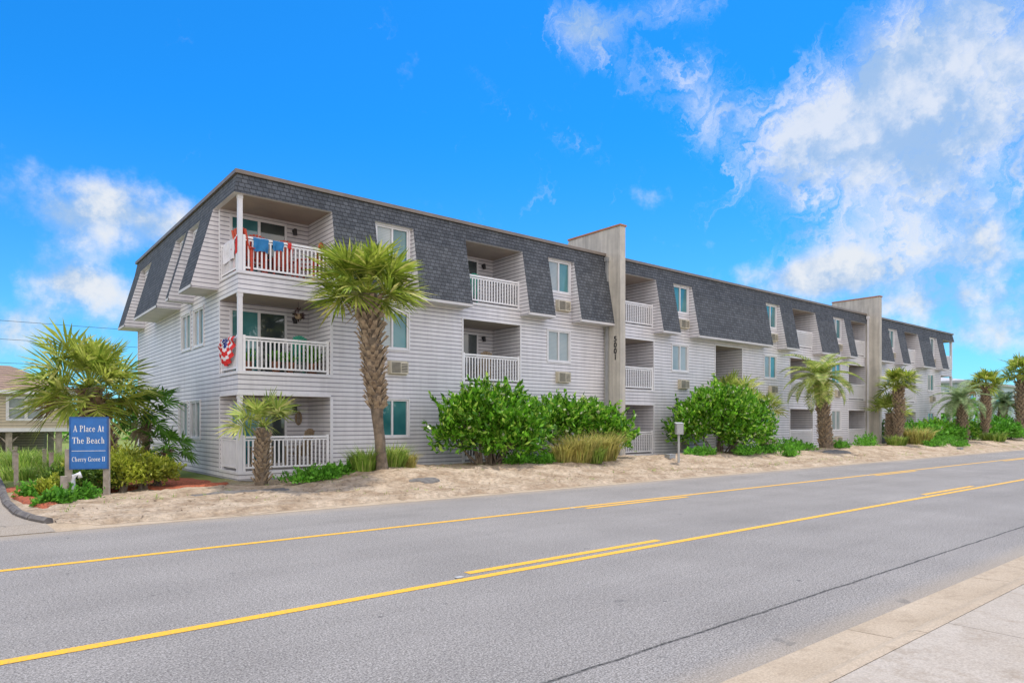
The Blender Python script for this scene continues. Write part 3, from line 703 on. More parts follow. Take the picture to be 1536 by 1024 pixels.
def fanpalm(loc,lean,H,R,r0,r1,boot,n,label,lo=-48,hi=85,leaf=None,dead=4,seed=0,blades=24,per=9,bs=.2,group='palm trees in front of the building',wid=.042,stiff=1.0):
    e=thing('palm_tree',label,'palm tree',loc,0,group)
    p0=Vector((0,0,-.15)); p1=Vector((lean[0],lean[1],H))
    t_=MB(); N=16
    rr=lambda t: lerp(r0,r1,ss(t,.25,.6))*(1+.3*(1-ss(t,0,.08)))
    t_.tube([p0.lerp(p1,i/N)+Vector((.04*noise.noise((i*.6,seed,0)),.04*noise.noise((i*.6,seed,5)),0)) for i in range(N+1)],[rr(i/N) for i in range(N+1)],12,0,.09)
    boots(t_,p0,p1,boot*H,H*.98,rr,bs*.62,per,bs,1,seed)
    t_.obj('trunk',[BARK,BOOT],e)
    cr=fan_crown(p1+Vector((0,0,.05)),R,n,lo,hi,blades,wid,seed,dead,stiff); cr.obj('crown',[leaf or L_PALM,L_DEAD,leaf or L_PALM],e)
    return e
def P(px,Y):
    t=(px-768)/F; d=Y/(.7756-.6312*t); return ((.6312+.7756*t)*d,Y)
x,y=P(574,17.2)
pal1=fanpalm((x,y,gz(x,y)),(-.36,.24),4.95,1.78,.15,.26,.34,46,'tall fan palm with criss-cross boots in front of the facade',lo=-16,hi=82,dead=1,seed=3,bs=.21,per=9,blades=22,wid=.042)
x,y=P(392,18.2)
pal2=fanpalm((x,y,gz(x,y)),(.05,0),1.5,1.2,.17,.15,.05,18,'short pale fan palm beside the corner balcony',lo=5,hi=80,leaf=L_PALMY,dead=0,seed=5,bs=.14,per=8,blades=16,wid=.05)
pal3=fanpalm((3.35,22.6,.08),(-.55,.1),2.65,1.85,.22,.27,.1,60,'bushy fan palm beside the building side',lo=-36,dead=2,seed=8,bs=.22,blades=18,wid=.042,leaf=L_PALML)
pal5=fanpalm((4.4,23.6,.08),(.05,0),2.0,1.15,.09,.09,.1,20,'slim dark green fan palm against the wall',lo=-45,leaf=L_PALMD,dead=1,seed=10,bs=.1,per=7,blades=16,wid=.07,stiff=2)
pal6=fanpalm((4.7,22.4,.08),(.1,0),.9,.9,.08,.08,.1,16,'small dark green fan palm in mulch',lo=-40,leaf=L_PALMD,dead=0,seed=11,bs=.1,per=7,blades=16,wid=.07,stiff=2)
def feather_crown(c,R,n,lo,hi,seed):
    rnd=random.Random(seed); mb=MB(); c=Vector(c)
    for i in range(n):
        az=i*2.39996+rnd.uniform(-.2,.2); el=math.radians(lerp(hi,lo,(i+.5)/n)+rnd.uniform(-6,6)); L=R*1.35*rnd.uniform(.85,1.1)
        h=Vector((math.cos(az),math.sin(az),0)); pt=c.copy(); pts=[pt.copy()]; N=14; e_=el
        for k_ in range(N):
            e_-=math.radians(rnd.uniform(4,7.5)); d=h*math.cos(e_)+UP*math.sin(e_); pt=pt+d*L/N; pts.append(pt.copy())
        mb.tube(pts[::2],[.025*(1-j/9) for j in range(len(pts[::2]))],4,1)
        for k_ in range(1,N+1):
            d=(pts[k_]-pts[k_-1]).normalized(); s_=d.cross(UP).normalized()
            for h2 in (0,.5):
                q=pts[k_-1].lerp(pts[k_],h2)
                for sg in (-1,1):
                    ll=R*.34*math.sin(math.pi*min(1,(k_+h2)/(N+1)*.9+.12))*rnd.uniform(.85,1.1)
                    bd=(s_*sg+d*.55+s_.cross(d)*.35).normalized(); p1=q+bd*ll*.5; p2=q+bd*ll-UP*ll*.15
                    w0=d*.022*R
                    mb.poly([q-w0*.5,p1-w0,p2,p1+w0,q+w0*.5],0)
    return mb
def featherpalm(loc,lean,H,R,r0,n,label,leaf,seed,lo=-20,hi=80,bs=.22):
    e=thing('palm_tree',label,'palm tree',loc,0,'palm trees in front of the building'); p0=Vector((0,0,-.15)); p1=Vector((lean[0],lean[1],H)); t_=MB()
    rr=lambda t: r0*(1.15-.3*t+.25*ss(t,.7,1))
    t_.tube([p0.lerp(p1,i/10) for i in range(11)],[rr(i/10) for i in range(11)],12,0,.06); boots(t_,p0,p1,.05*H,H*.97,rr,bs*.55,9,bs*.8,1,seed)
    t_.obj('trunk',[BARK,BOOT],e); feather_crown(p1,R,n,lo,hi,seed).obj('crown',[leaf,leaf],e); return e
x,y=P(1240,17.0); featherpalm((x,y,gz(x,y)),(-.3,.2),3.7,1.75,.3,26,'stout feather palm with arching pale fronds',L_PALMY,21)
x,y=P(1350,17.2); pr=fanpalm((x,y,gz(x,y)),(0,.1),3.7,1.35,.18,.24,.2,30,'fan palm with narrow trunk on the verge',lo=-25,seed=23,dead=1,blades=14,wid=.07)
x,y=P(1336,17.9); copy_thing(pal2,(x,y,gz(x,y)),1.0,'short pale fan palm on the verge',1.3)
x,y=P(1445,17.2); f5=featherpalm((x,y,gz(x,y)),(-.2,.1),3.0,1.7,.32,24,'stout blue green feather palm',L_PALMB,25)
x,y=P(1478,17.4); copy_thing(pr,(x,y,gz(x,y)),2.0,'fan palm with narrow trunk on the verge',1.15)
x,y=P(1500,19.2); copy_thing(f5,(x,y,gz(x,y)),2.5,'stout blue green feather palm',1.1)
x,y=P(1531,17.6); copy_thing(pr,(x,y,gz(x,y)),4.0,'tall fan palm at the far end of the verge',1.5)
x,y=P(1100,18.9); copy_thing(pal2,(x,y,.9),.6,'pale fan palm rising behind a flowering bush',1.35)
x,y=P(1145,18.6); copy_thing(pal2,(x,y,.5),2.6,'pale fan palm rising behind a flowering bush',1.2)
x,y=P(1340,18.5); copy_thing(pal6,(x,y,.2),1.6,'small dark fan palm on the verge',1.3)

def leaves(ells,n,size,seed,inner=.55,asp=.42,jit=.22,shoots=0,slen=.45):
    rs=np.random.RandomState(seed); E=np.array(ells,float)
    wgt=(E[:,3]*E[:,4]+E[:,3]*E[:,5]); wgt/=wgt.sum()
    def surf(m_):
        idx=rs.choice(len(E),m_,p=wgt); d=rs.normal(size=(m_,3)); d/=np.linalg.norm(d,axis=1)[:,None]
        d[:,2]=np.where(d[:,2]<-.5,-d[:,2],d[:,2])
        lump=1+jit*np.sin(d[:,0]*5+idx*1.7)*np.sin(d[:,1]*6+idx)*np.cos(d[:,2]*5+idx*2.3)+jit*.6*np.sin(d[:,0]*13+idx)*np.sin(d[:,2]*12+d[:,1]*9)
        return idx,d,lump
    idx,d,lump=surf(n)
    r=inner+(1-inner)*np.sqrt(rs.rand(n)); r*=lump*(1+.07*rs.normal(size=n))
    c=E[idx,:3]+d*E[idx,3:6]*r[:,None]; ax0=d
    if shoots:
        si,sd,sl_=surf(shoots); sd[:,2]=np.abs(sd[:,2])*1.1+.15; sd/=np.linalg.norm(sd,axis=1)[:,None]
        base=E[si,:3]+sd*E[si,3:6]*sl_[:,None]*.9
        per=14; tt=rs.rand(shoots,per); gd=sd+rs.normal(size=sd.shape)*.25+np.array([0,0,.35]); gd/=np.linalg.norm(gd,axis=1)[:,None]
        ln=slen*rs.uniform(.4,1.2,shoots)
        sc=(base[:,None,:]+gd[:,None,:]*(tt*ln[:,None])[:,:,None]+rs.normal(size=(shoots,per,3))*.03).reshape(-1,3)
        c=np.vstack([c,sc]); ax0=np.vstack([ax0,np.repeat(gd,per,0)]); d=ax0
    keep=c[:,2]>.02
    c=c[keep]; d=d[keep]; n=len(c)
    ax=d+rs.normal(size=(n,3))*.7+np.array([0,0,.35]); ax/=np.linalg.norm(ax,axis=1)[:,None]
    o=rs.normal(size=(n,3)); s_=np.cross(ax,o); s_/=np.linalg.norm(s_,axis=1)[:,None]
    sz=size*rs.uniform(.6,1.4,n)[:,None]
    a=c-ax*sz*.5; b=c+s_*sz*asp*.5; t=c+ax*sz*.5; e=c-s_*sz*asp*.5
    V=np.stack([a,b,t,e],1).reshape(-1,3); return V,c,d
def qmesh(name,V,mat,parent):
    n=len(V)//4; me=bpy.data.meshes.new(name); me.vertices.add(len(V)); me.vertices.foreach_set('co',V.ravel().astype(np.float32))
    me.loops.add(n*4); me.loops.foreach_set('vertex_index',np.arange(n*4,dtype=np.int32)); me.polygons.add(n)
    me.polygons.foreach_set('loop_start',np.arange(0,n*4,4,dtype=np.int32)); me.polygons.foreach_set('loop_total',np.full(n,4,dtype=np.int32))
    me.materials.append(mat); me.update(calc_edges=True); me.validate(); return place(me,name,parent)
def shrub(name,label,loc,ells,n,size,mat,seed,flowers=0,cat='bush',stems=True,group=None,inner=.5,asp=.42,shoots=0,jit=.22,slen=.45):
    e=thing(name,label,cat,loc,0,group); V,c,d=leaves(ells,n,size,seed,inner,asp,jit,shoots,slen); qmesh('foliage',V,mat,e)
    if flowers:
        rs=np.random.RandomState(seed+50); k_=rs.choice(len(c),flowers); VV=[]
        for i in k_:
            E=c[i]+d[i]*.06
            for q in range(5):
                p=E+rs.normal(size=3)*.025; a=rs.normal(size=3)*.024; b=rs.normal(size=3)*.024; VV+=[p-a,p-b,p+a,p+b]
        qmesh('blossom',np.array(VV),L_FLOW,e)
    if stems:
        s_=MB(); rnd=random.Random(seed)
        for E in ells:
            for q in range(4): s_.tube([(E[0]*.3+rnd.uniform(-.2,.2),E[1]*.3+rnd.uniform(-.2,.2),-.1),(E[0]*.7,E[1]*.7,E[2]*.5),(E[0]+rnd.uniform(-.4,.4)*E[3],E[1]+rnd.uniform(-.4,.4)*E[4],E[2]+.3*E[5])],[.04,.03,.015],5)
        s_.obj('stem',BARK,e)
    return e
bg='flowering bushes along the facade'
x,y=P(737,17.5); shrub('flowering_bush','large round green bush with white blossoms',(x,y,gz(x,y)),[(0,0,1.1,1.25,1.2,1.0),(-.75,.35,1.2,.95,.85,.95),(.7,-.4,1.1,.95,.85,.9),(.1,0,1.75,.95,.9,.8),(-1.05,.6,.75,.75,.7,.7),(1.1,-.5,.8,.7,.7,.75),(.4,-.5,.6,1.1,.8,.6),(.9,.1,1.6,.6,.6,.55),(-.5,.3,1.9,.5,.5,.5)],9500,.19,L_BUSH,1,150,group=bg,shoots=380,jit=.33,asp=.38)
x,y=P(878,17.9); shrub('flowering_bush','wide green bush with white blossoms by the fin wall',(x,y,gz(x,y)),[(0,0,.95,1.1,.9,.9),(-1.2,.1,1.2,.95,.85,.9),(-2.0,.3,1.05,.75,.7,.95),(-2.8,.5,.8,.7,.6,.8),(1.0,-.2,.9,.9,.8,.8),(-.6,0,1.45,.85,.7,.65),(.5,0,1.35,.8,.7,.6),(1.5,-.3,.6,.6,.6,.6)],8500,.19,L_BUSH,2,190,group=bg,shoots=380,jit=.36,asp=.38)
x,y=P(1078,17.6); shrub('flowering_bush','very large round bush covered with white blossoms',(x,y,gz(x,y)),[(0,0,1.4,1.6,1.5,1.3),(-1.0,.4,1.3,1.0,1.0,1.1),(1.5,-.3,1.3,1.3,1.1,1.1),(.3,0,2.0,1.25,1.2,.9),(-1.5,.7,.8,.75,.8,.75),(2.3,-.5,.9,.9,.8,.8),(.8,-.8,.7,1.5,.9,.7)],12500,.2,L_BUSH,3,380,group=bg,shoots=460,jit=.28,asp=.38)
k=40
for px,Y,sx,h in ((1362,18.4,1.6,1.1),(1385,17.8,1.8,1.2),(1405,18.2,1.8,1.3),(1425,17.6,1.5,1.0),(1460,18.4,2.2,1.3),(1500,17.7,2.2,1.5),(1525,18.3,2.5,1.4),(1515,16.8,1.5,1.0)):
    k+=1; x,y=P(px,Y); shrub('shrub','rounded green shrub on the sandy verge',(x,y,gz(x,y)),[(0,0,h*.5,sx,1,h*.6),(sx*.6,.1,h*.4,sx*.7,.8,h*.5),(-sx*.6,0,h*.4,sx*.7,.8,h*.5)],2400,.22,L_BUSH if k%2 else L_GC,k,20 if k%3==0 else 0,group='shrubs on the verge',shoots=60,jit=.35)
hx=[(3.0,18.7,0.4,.5,.4,.4,0),(3.45,18.95,.42,.55,.45,.42,0),(3.85,19.3,.4,.5,.45,.4,0),(2.5,18.9,.3,.5,.4,.32,1),(3.2,19.7,.5,.6,.5,.5,0),(1.75,19.0,.25,.4,.4,.35,1),(2.1,19.6,.3,.4,.4,.4,0),(1.45,18.1,.16,.22,.25,.22,0)]
for i,E in enumerate(hx):
    shrub('hedge_shrub',('dark green' if E[6] else 'yellow green')+' mounded shrub behind the sign',(E[0],E[1],.06),[(0,0,E[2],E[3],E[4],E[5]),(.15,.1,E[2]*.9,E[3]*.8,E[4],E[5]*.9)],1900,.09,L_HEDGED if E[6] else L_HEDGE,60+i,group='mounded shrubs by the sign',shoots=60,slen=.16,jit=.3)
gc=[(P(470,17.6),.75,.5,.28),(P(500,17.9),.6,.5,.3),(P(820,16.9),.9,.4,.24),(P(780,16.8),.6,.35,.2),(P(1125,16.2),1.0,.5,.34),(P(1150,16.6),.8,.5,.3),(P(1200,16.8),1.5,.6,.32),(P(1185,17.4),1.2,.7,.5),(P(1258,16.9),.9,.5,.35),(P(1300,17.4),1.1,.6,.6),(P(1420,16.4),2.0,.7,.5),(P(1400,16.0),1.2,.5,.3),(P(1440,15.6),1.2,.4,.25),(P(1185,15.7),.5,.25,.2),(P(1050,16.9),1.0,.4,.3),(P(80,16.6),.32,.22,.14),(P(112,17.6),.4,.25,.2),(P(50,18.3),.25,.25,.2),(P(75,19.4),.3,.25,.22)]
for i,((x,y),a,b_,h) in enumerate(gc):
    shrub('ground_cover','low bright green creeping plant on sand',(x,y,gz(x,y)-.02),[(0,0,.05,a,b_,h),(a*.5,.1,.04,a*.6,b_*.8,h*.8),(-a*.5,-.1,.04,a*.6,b_*.8,h*.7)],1300,.11,L_GC,90+i,cat='plant',stems=False,group='creeping plants on the sand',inner=.2,shoots=30,slen=.2,jit=.4)
def grass(name,label,loc,r,h,n,mat,seed,group=None,w=.012,spread=.5):
    rnd=random.Random(seed); mb=MB()
    for i in range(n):
        a=rnd.uniform(0,6.28); q=r*math.sqrt(rnd.random())*.6; b0=Vector((math.cos(a)*q,math.sin(a)*q,-.03)); a2=a+rnd.uniform(-.8,.8); H=h*rnd.uniform(.5,1.1); o=Vector((math.cos(a2),math.sin(a2),0))*spread*H*rnd.uniform(.2,1.3)
        s_=Vector((-math.sin(a2+rnd.uniform(-1,1)),math.cos(a2),0)).normalized()*w
        p1=b0+o*.35+UP*H*.6; p2=b0+o+UP*H*rnd.uniform(.65,1)
        mb.poly([b0-s_,p1-s_*.8,p2,p1+s_*.8,b0+s_])
    e=thing(name,label,'grass',loc,0,group); mb.obj('blades',mat,e); return e
gg='grass clumps on the verge'
for i,(px,Y,r,h,n,mt) in enumerate([(870,16.6,.8,1.15,800,L_TAN),(905,16.7,.75,1.2,800,L_TAN),(845,16.7,.5,.8,450,L_TAN),(890,16.3,.5,.7,500,L_GRASS),(548,17.6,.5,.8,420,L_GRASS),(590,17.7,.5,.85,420,L_GRASS),(612,17.9,.35,.6,220,L_TAN),(535,17.9,.35,.6,220,L_GRASS),(1375,17.0,1.2,1.2,800,L_TAN),(1345,16.7,.8,.7,400,L_GRASS),(1490,16.4,1.2,.8,500,L_GRASS)]):
    x,y=P(px,Y); grass('grass_clump','clump of '+('yellowing' if mt==L_TAN else 'green')+' ornamental grass on sand',(x,y,gz(x,y)),r,h,n,mt,i,gg,w=.013 if px<1200 else .025,spread=.7)
for i in range(16):
    y=random.uniform(23,32); x=y*random.uniform(.035,.105)
    grass('grass_clump','tall green reedy grass clump by the walkway',(x,y,.06),.9,random.uniform(.5,1.0),260,L_GRASS,200+i,'reedy grass clumps by the walkway',w=.016,spread=.55)
rnd=random.Random(5); mb=MB()
for i in range(1000):
    x=rnd.uniform(1.3,60)**1.0; y=rnd.uniform(14,18.5)
    if noise.noise((x*.5,y*.8,3))<.08: continue
    for k_ in range(4):
        a=rnd.uniform(0,6.28); h=rnd.uniform(.03,.1); b0=Vector((x+rnd.uniform(-.06,.06),y+rnd.uniform(-.06,.06),gz(x,y)-.01)); o=Vector((math.cos(a),math.sin(a),0))
        mb.poly([b0-o.cross(UP)*.01,b0+o*h*.9+UP*h,b0+o.cross(UP)*.01])
o=mb.obj('weeds',L_GRASS); tag(o,'sparse small weeds growing in the sand','weeds',kind='stuff')
mb=MB()
for i in range(2400):
    x=rnd.uniform(1.2,36); y=13.4+abs(rnd.gauss(0,1))*2.2
    if y>19.2: continue
    a=rnd.uniform(0,6.28); L=rnd.uniform(.02,.06); z=max(gz(x,y),.095 if y>13.42 else .03)+.012; o=Vector((math.cos(a)*L,math.sin(a)*L,rnd.uniform(-.01,.02))); s_=Vector((-math.sin(a),math.cos(a),.2))*L*.28; c_=Vector((x,y,z))
    mb.poly([c_-o,c_-s_,c_+o,c_+s_])
o=mb.obj('leaf_litter',leafmat('dry_litter',(.13,.09,.06),(.38,.28,.17))); tag(o,'dry leaves and bark bits scattered on the sand','litter',kind='stuff')
# ------------------------------------------------------------------ sign
sx,sy=2.24,18.15; th=math.radians(-22)
sg=thing('entrance_sign','blue painted entrance sign on weathered wooden posts','sign',(sx,sy,.05),th)
p=MB(); p.box(-.37,.37,-.03,.03,.66,1.82); p.box(-.39,-.37,-.04,.04,.64,1.84,1); p.box(.37,.39,-.04,.04,.64,1.84,1); p.box(-.37,.37,-.04,.04,1.82,1.84,1); p.box(-.37,.37,-.04,.04,.64,.66,1)
pn=p.obj('panel',[BLUES,solid('sign_edge_blue',(.02,.10,.32),.5)],sg)
for x in (-.44,.33):
    q=MB(); q.box(x-.06,x+.06,.045,.165,-.3,1.80 if x>0 else 1.1); q.obj('post',WOOD,sg)
serif_text('A Place At',.142,WPAINT,pn,0,1.57,-.033,.72)
serif_text('The Beach',.142,WPAINT,pn,0,1.30,-.033,.76)
serif_text('Cherry Grove II',.102,WPAINT,pn,0,.87,-.033,.72)
q=MB(); q.box(-.34,.34,-.036,-.031,1.055,1.065); q.obj('rule_line',WPAINT,pn)
e=thing('utility_post','grey weathered post with a bent white pipe beside the sign','utility post',(1.68,17.4,.05))
q=MB(); q.box(-.06,.06,-.06,.06,-.2,.55); q.obj('post',WOOD,e)
q=MB(); q.tube([(.17,.02,-.1),(.17,.02,.42),(.19,.02,.55),(.28,.02,.6),(.30,.02,.5)],[.05]*5,8); q.obj('pipe',WHITE,e,smooth=True)
q=MB(); q.box(-.05,.05,-.05,.05,0,.85); q.box(-.06,.06,-.06,.06,.85,.88)
o=q.obj('wooden_post',WOOD); tag(o,'short weathered wooden bollard post in grass','post','posts beside the walkway'); pm=o
o.location=(1.1,22.5,.05)
for x,y in ((1.9,22.7),(1.2,25.5),(2.0,26),(1.4,29)):
    c_=pm.copy(); COL.objects.link(c_); c_.location=(x,y,.05)
x,y=P(1018,15.6)
e=thing('utility_box','grey utility box on a post in the sand','utility box',(x,y,gz(x,y)-.15),math.radians(-35))
q=MB(); q.box(-.035,.035,-.035,.035,-.2,1.25); q.obj('post',METAL,e)
q=MB(); q.box(-.13,.13,-.17,.05,1.2,1.60); q.poly([(-.15,-.2,1.60),(.15,-.2,1.60),(.15,.07,1.65),(-.15,.07,1.65)]); q.poly([(-.15,-.2,1.6),(-.15,.07,1.65),(-.15,.07,1.6)]);q.poly([(.15,-.2,1.6),(.15,.07,1.6),(.15,.07,1.65)]); q.obj('cabinet',METAL,e)
q=MB(); q.box(-.11,.11,-.182,-.172,1.24,1.55); q.obj('door',METAL,e)
for i,(px,Y) in enumerate(((1005,16.2),(1440,14.8))):
    x,y=P(px,Y); q=MB(); q.box(-.18,.18,-.12,.12,0,.14); q.box(-.2,.2,-.14,.14,.14,.17); o=q.obj('ground_box',METAL); o.location=(x,y,gz(x,y)-.03); tag(o,'low grey ground utility box in sand','utility box','ground utility boxes')
# ------------------------------------------------------------------ stilt house
hx0,hy0=-5.0,38.0
H=thing('stilt_house','tan sided beach house raised on timber piles','house',(hx0,hy0,0))
WD=8.9; zb,zt,za=1.5,3.3,4.6
q=MB(); x0_,x1_,w0_,w1_=6.6,7.85,1.95,2.85
cells(q,'y',0,0,WD,zb,zt,[(x0_,x1_,w0_,w1_)]); cells(q,'x',0,0,8,zb,zt,[],True); cells(q,'x',WD,0,8,zb,zt,[]); cells(q,'y',8,0,WD,zb,zt,[],True); q.poly([(0,0,zb),(0,8,zb),(WD,8,zb),(WD,0,zb)])
q.obj('wall',SID2,H)
q=MB(); a=-.5; b2=WD+.45; ze=zt-.1; q.poly([(a,-.5,ze),(b2,-.5,ze),(6.8,4,za),(1.7,4,za)]); q.poly([(b2,-.5,ze),(b2,8.5,ze),(6.8,4,za)]); q.poly([(a,-.5,ze),(1.7,4,za),(a,8.5,ze)]); q.poly([(b2,8.5,ze),(a,8.5,ze),(1.7,4,za),(6.8,4,za)])
q.obj('roof',SHIB,H)
q=MB(); q.box(a,b2,-.52,-.5,ze-.14,ze+.02); q.box(b2,b2+.02,-.5,8.5,ze-.14,ze+.02); q.poly([(a,-.5,ze-.1),(a,0,ze-.1),(b2,0,ze-.1),(b2,-.5,ze-.1)]); q.box(-.03,WD+.03,-.03,-.003,zb-.15,zb+.02); q.obj('fascia',WHITE,H)
q=MB(); xm=(x0_+x1_)/2; q.box(x0_-.12,x1_+.12,-.04,-.003,w0_-.1,w0_); q.box(x0_-.12,x1_+.12,-.04,-.003,w1_,w1_+.1); q.box(x0_-.12,x0_,-.04,-.003,w0_,w1_); q.box(x1_,x1_+.12,-.04,-.003,w0_,w1_); q.box(xm-.06,xm+.06,-.02,.05,w0_,w1_); q.box(x0_,xm-.06,-.02,.04,2.38,2.44); q.box(xm+.06,x1_,-.02,.04,2.38,2.44)
wn_=q.obj('window',WHITE,H); q=MB(); q.poly([(x0_,.06,w0_),(x1_,.06,w0_),(x1_,.06,w1_),(x0_,.06,w1_)]); q.obj('glass',GL_C,wn_)
for x in (.3,2.4,4.6,6.6,8.5):
    for y in (.3,4,7.7):
        q=MB(); q.box(x-.12,x+.12,y-.12,y+.12,-.1,zb)
        if y<1: 
            q.poly([(x+.1,y-.05,.8),(x+.1,y-.05,.95),(x+.75,y-.05,zb),(x+.6,y-.05,zb)]); q.poly([(x-.1,y-.05,.8),(x-.6,y-.05,zb),(x-.75,y-.05,zb),(x-.1,y-.05,.95)])
        q.obj('pile',WOOD,H)
q=MB(); q.box(5.0,8.3,5.0,5.1,0,zb-.05); q.obj('enclosure',SID2,H)
def block(loc,W,D,Hh,label,mat,roofm,nw,rows):
    e=thing('background_building',label,'building',loc)
    q=MB(); q.box(0,W,0,D,-.1,Hh); q.obj('wall',mat,e)
    q=MB(); q.box(-.4,W+.4,-.4,D+.4,Hh,Hh+.25); q.poly([(-.4,-.4,Hh+.25),(W+.4,-.4,Hh+.25),(W-2,D/2,Hh+1.3),(2,D/2,Hh+1.3)]);q.poly([(-.4,-.4,Hh+.25),(2,D/2,Hh+1.3),(-.4,D+.4,Hh+.25)]);q.poly([(W+.4,-.4,Hh+.25),(W+.4,D+.4,Hh+.25),(W-2,D/2,Hh+1.3)]);q.poly([(W+.4,D+.4,Hh+.25),(-.4,D+.4,Hh+.25),(2,D/2,Hh+1.3),(W-2,D/2,Hh+1.3)]); q.obj('roof',roofm,e)
    for r_ in range(rows):
        for i in range(nw):
            x=W*(i+.3)/nw; z=1.0+r_*Hh/rows; q=MB(); q.box(x,x+1.4,-.05,-.003,z,z+1.3,0); q.box(x+.1,x+1.3,-.07,-.052,z+.1,z+1.2,1); q.obj('window',[WHITE,GL_T],e)
            y=D*(i+.3)/nw
            if y+1.4<D: q=MB(); q.box(-.05,-.003,y,y+1.4,z,z+1.3,0); q.box(-.07,-.052,y+.1,y+1.3,z+.1,z+1.2,1); q.obj('window',[WHITE,GL_T],e)
    return e
SB=siding('pale_blue_siding',(.6,.68,.74),.15)
block((82,25,0),26,12,6.0,'pale blue two storey building beyond the apartments',SB,mnoise('pale_roof',(.5,.5,.52),(.4,.4,.43),2,.8,.1),6,2)
block((120,22,0),22,12,4.2,'cream low building far along the road',SID2,SHIB,5,1)
block((150,24,0),30,14,8.0,'white three storey building far along the road',SID,SHI,6,3)
V,c,d=leaves([(x_,random.uniform(24,34),1.6,3.5,2.5,random.uniform(1.5,3)) for x_ in range(70,170,6)],9000,.55,77,.5,.6)
e=qmesh('distant_trees',V,L_GC,None); tag(e,'band of distant green trees along the road','trees',kind='stuff')
V,c,d=leaves([(x_,random.uniform(60,75),1.2,4,2.5,random.uniform(1.2,2.4)) for x_ in range(-30,30,5)],6000,.55,78,.5,.6)
e=qmesh('distant_trees',V,L_GC,None); tag(e,'band of distant green trees behind the house','trees',kind='stuff')
for z in (8.7,7.6,6.2):
    q=MB(); q.tube([(-60+10*i,50,z-.9+.9*((i-6)/6)**2) for i in range(13)],[.015]*13,4); o=q.obj('power_line',DARK); tag(o,'thin black overhead power line','power line','overhead power lines')
# ------------------------------------------------------------------ world
W=bpy.data.worlds.new('World'); scn.world=W; W.use_nodes=True; nt=W.node_tree; nt.nodes.clear(); g=G(nt)
sv=Vector((.32,.10,.94)).normalized(); elv=math.asin(sv.z); rot=math.atan2(sv.x,sv.y)
sky=nn(nt,'ShaderNodeTexSky',sky_type='NISHITA'); sky.sun_disc=False; sky.sun_elevation=elv; sky.sun_rotation=rot; sky.altitude=0; sky.air_density=1.0; sky.dust_density=.3; sky.ozone_density=2.5
tc=nn(nt,'ShaderNodeTexCoord'); dirv=tc.outputs['Generated']; s=sepx(nt,dirv)
ch,sh=math.cos(HEAD),math.sin(HEAD)
fw=g.m('ADD',g.m('MULTIPLY',s[0],ch),g.m('MULTIPLY',s[1],sh)); rg=g.m('SUBTRACT',g.m('MULTIPLY',s[0],sh),g.m('MULTIPLY',s[1],ch))
az=g.m('ARCTAN2',rg,fw); el=g.m('ARCSINE',s[2])
def blob(px,py,rx,ry,rotd,w_):
    dx=px-768; a0=math.atan2(dx,F); e0=math.atan2(634-py,math.hypot(F,dx)); k_=F/math.hypot(F,dx); ra=rx/F*k_*k_; rb=ry/F*k_
    c,s_=math.cos(math.radians(rotd)),math.sin(math.radians(rotd))
    u=g.m('SUBTRACT',az,a0); v=g.m('SUBTRACT',el,e0)
    uu=g.m('DIVIDE',g.m('ADD',g.m('MULTIPLY',u,c),g.m('MULTIPLY',v,s_)),ra); vv=g.m('DIVIDE',g.m('SUBTRACT',g.m('MULTIPLY',v,c),g.m('MULTIPLY',u,s_)),rb)
    return g.m('MULTIPLY',g.m('EXPONENT',g.m('MULTIPLY',g.m('ADD',g.m('MULTIPLY',uu,uu),g.m('MULTIPLY',vv,vv)),-1.0)),w_)
def total(l):
    r_=l[0]
    for q in l[1:]: r_=g.m('ADD',r_,q)
    return r_
cum=total([blob(*q) for q in [
 (60,315,170,60,0,.85),(240,330,110,55,-10,.75),(130,430,120,40,-10,.9),(10,490,110,50,0,.85),(645,306,50,20,-12,.62),
 (957,298,26,24,0,.5),(1068,370,14,22,10,.5),(1220,415,130,32,0,.85),(1340,350,150,90,-10,.55),(1500,380,120,100,0,.55),(1480,500,140,40,0,.85),(1390,455,140,30,0,.5)]])
cir=total([blob(*q) for q in [(865,212,50,20,-20,.5),(890,60,110,34,-40,.65),(1000,10,200,26,5,.6),(1050,150,60,75,30,.7),(1220,210,130,80,0,.75),(1330,120,260,80,42,.8),(1490,90,160,130,35,.85),(1430,260,190,130,10,.85),(1300,380,150,60,0,.5)]])
n1=g.noise(dirv,8.5,9,.62); n2=g.noise(g.comb(g.m('ADD',s[0],.035),g.m('SUBTRACT',s[1],.015),g.m('ADD',s[2],.035)),8.5,7,.62)
cu=math.cos(math.radians(40)); su=math.sin(math.radians(40))
wv=g.m('MULTIPLY',g.m('SUBTRACT',n1,.5),.32)
ua=g.m('ADD',g.m('MULTIPLY',az,cu),g.m('MULTIPLY',el,su)); va=g.m('ADD',g.m('SUBTRACT',g.m('MULTIPLY',el,cu),g.m('MULTIPLY',az,su)),wv)
nc=g.noise(g.comb(g.m('MULTIPLY',ua,6.0),g.m('MULTIPLY',va,16.0),3.3),1.4,10,.70)
bh_fill=g.sstep(g.m('MULTIPLY',fw,-1.0),-.2,.3)
behind=g.m('MULTIPLY',bh_fill,.95)  # unseen cloud cover added behind the camera to light the facade
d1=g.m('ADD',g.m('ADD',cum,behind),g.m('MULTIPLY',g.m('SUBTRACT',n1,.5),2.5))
A1=g.m('MULTIPLY',g.sstep(d1,.36,1.15),.97)
d2=g.m('ADD',cir,g.m('MULTIPLY',g.m('SUBTRACT',nc,.5),2.5))
A2=g.m('MULTIPLY',g.sstep(d2,.22,1.35),.88)
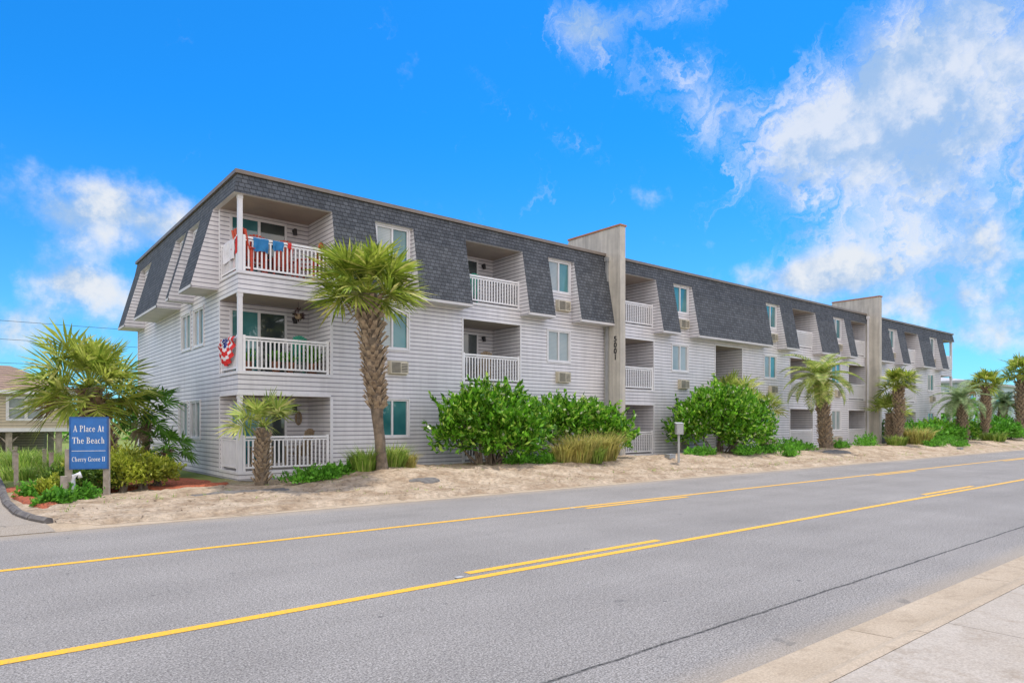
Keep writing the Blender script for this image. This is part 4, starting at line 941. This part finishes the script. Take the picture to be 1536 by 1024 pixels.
alpha=g.m('SUBTRACT',1.0,g.m('MULTIPLY',g.m('SUBTRACT',1.0,A1),g.m('SUBTRACT',1.0,A2)))
alpha=g.m('MULTIPLY',alpha,g.sstep(s[2],-.02,.03))
shade=g.sstep(g.m('ADD',g.m('SUBTRACT',n1,n2),g.m('MULTIPLY',g.m('SUBTRACT',nc,.5),.25)),-.12,.12)
ccol=g.mix(shade,(.42,.60,.86),(.86,.90,.96))
ccol=g.mix(bh_fill,ccol,(2.1,1.95,1.82))  # the added rear clouds are brightened and warmed as soft fill light
tint=g.mix(g.sstep(s[2],.0,.42),(.42,.98,1.35),(.09,.90,1.62))
skyc=g.mix(1.0,sky.outputs[0],tint,'MULTIPLY')
b1=nn(nt,'ShaderNodeBackground'); nt.links.new(skyc,b1.inputs[0]); b1.inputs[1].default_value=.13
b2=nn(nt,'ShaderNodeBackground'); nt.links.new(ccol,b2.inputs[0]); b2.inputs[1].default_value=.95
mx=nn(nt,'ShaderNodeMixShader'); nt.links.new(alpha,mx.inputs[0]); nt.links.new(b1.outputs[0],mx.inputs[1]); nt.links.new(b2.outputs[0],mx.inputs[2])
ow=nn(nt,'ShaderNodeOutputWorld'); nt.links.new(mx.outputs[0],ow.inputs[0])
W.cycles.sampling_method='MANUAL'; W.cycles.sample_map_resolution=256
sl=bpy.data.lights.new('sun','SUN'); sl.energy=3.6; sl.angle=math.radians(.6); sl.color=(1,.94,.85)
so_=bpy.data.objects.new('sun',sl); COL.objects.link(so_); so_.rotation_euler=sv.to_track_quat('Z','Y').to_euler(); so_.location=(0,0,30)
cam=bpy.data.cameras.new('camera'); cam.lens=36*F/1536; cam.sensor_width=36; cam.shift_y=122/1536; cam.clip_end=6000; cam.clip_start=.05
co=bpy.data.objects.new('camera',cam); COL.objects.link(co); co.location=(0,0,1.75); co.rotation_euler=(math.pi/2,0,HEAD-math.pi/2); scn.camera=co
scn.view_settings.view_transform='Standard'; scn.view_settings.look='None'; scn.view_settings.exposure=0
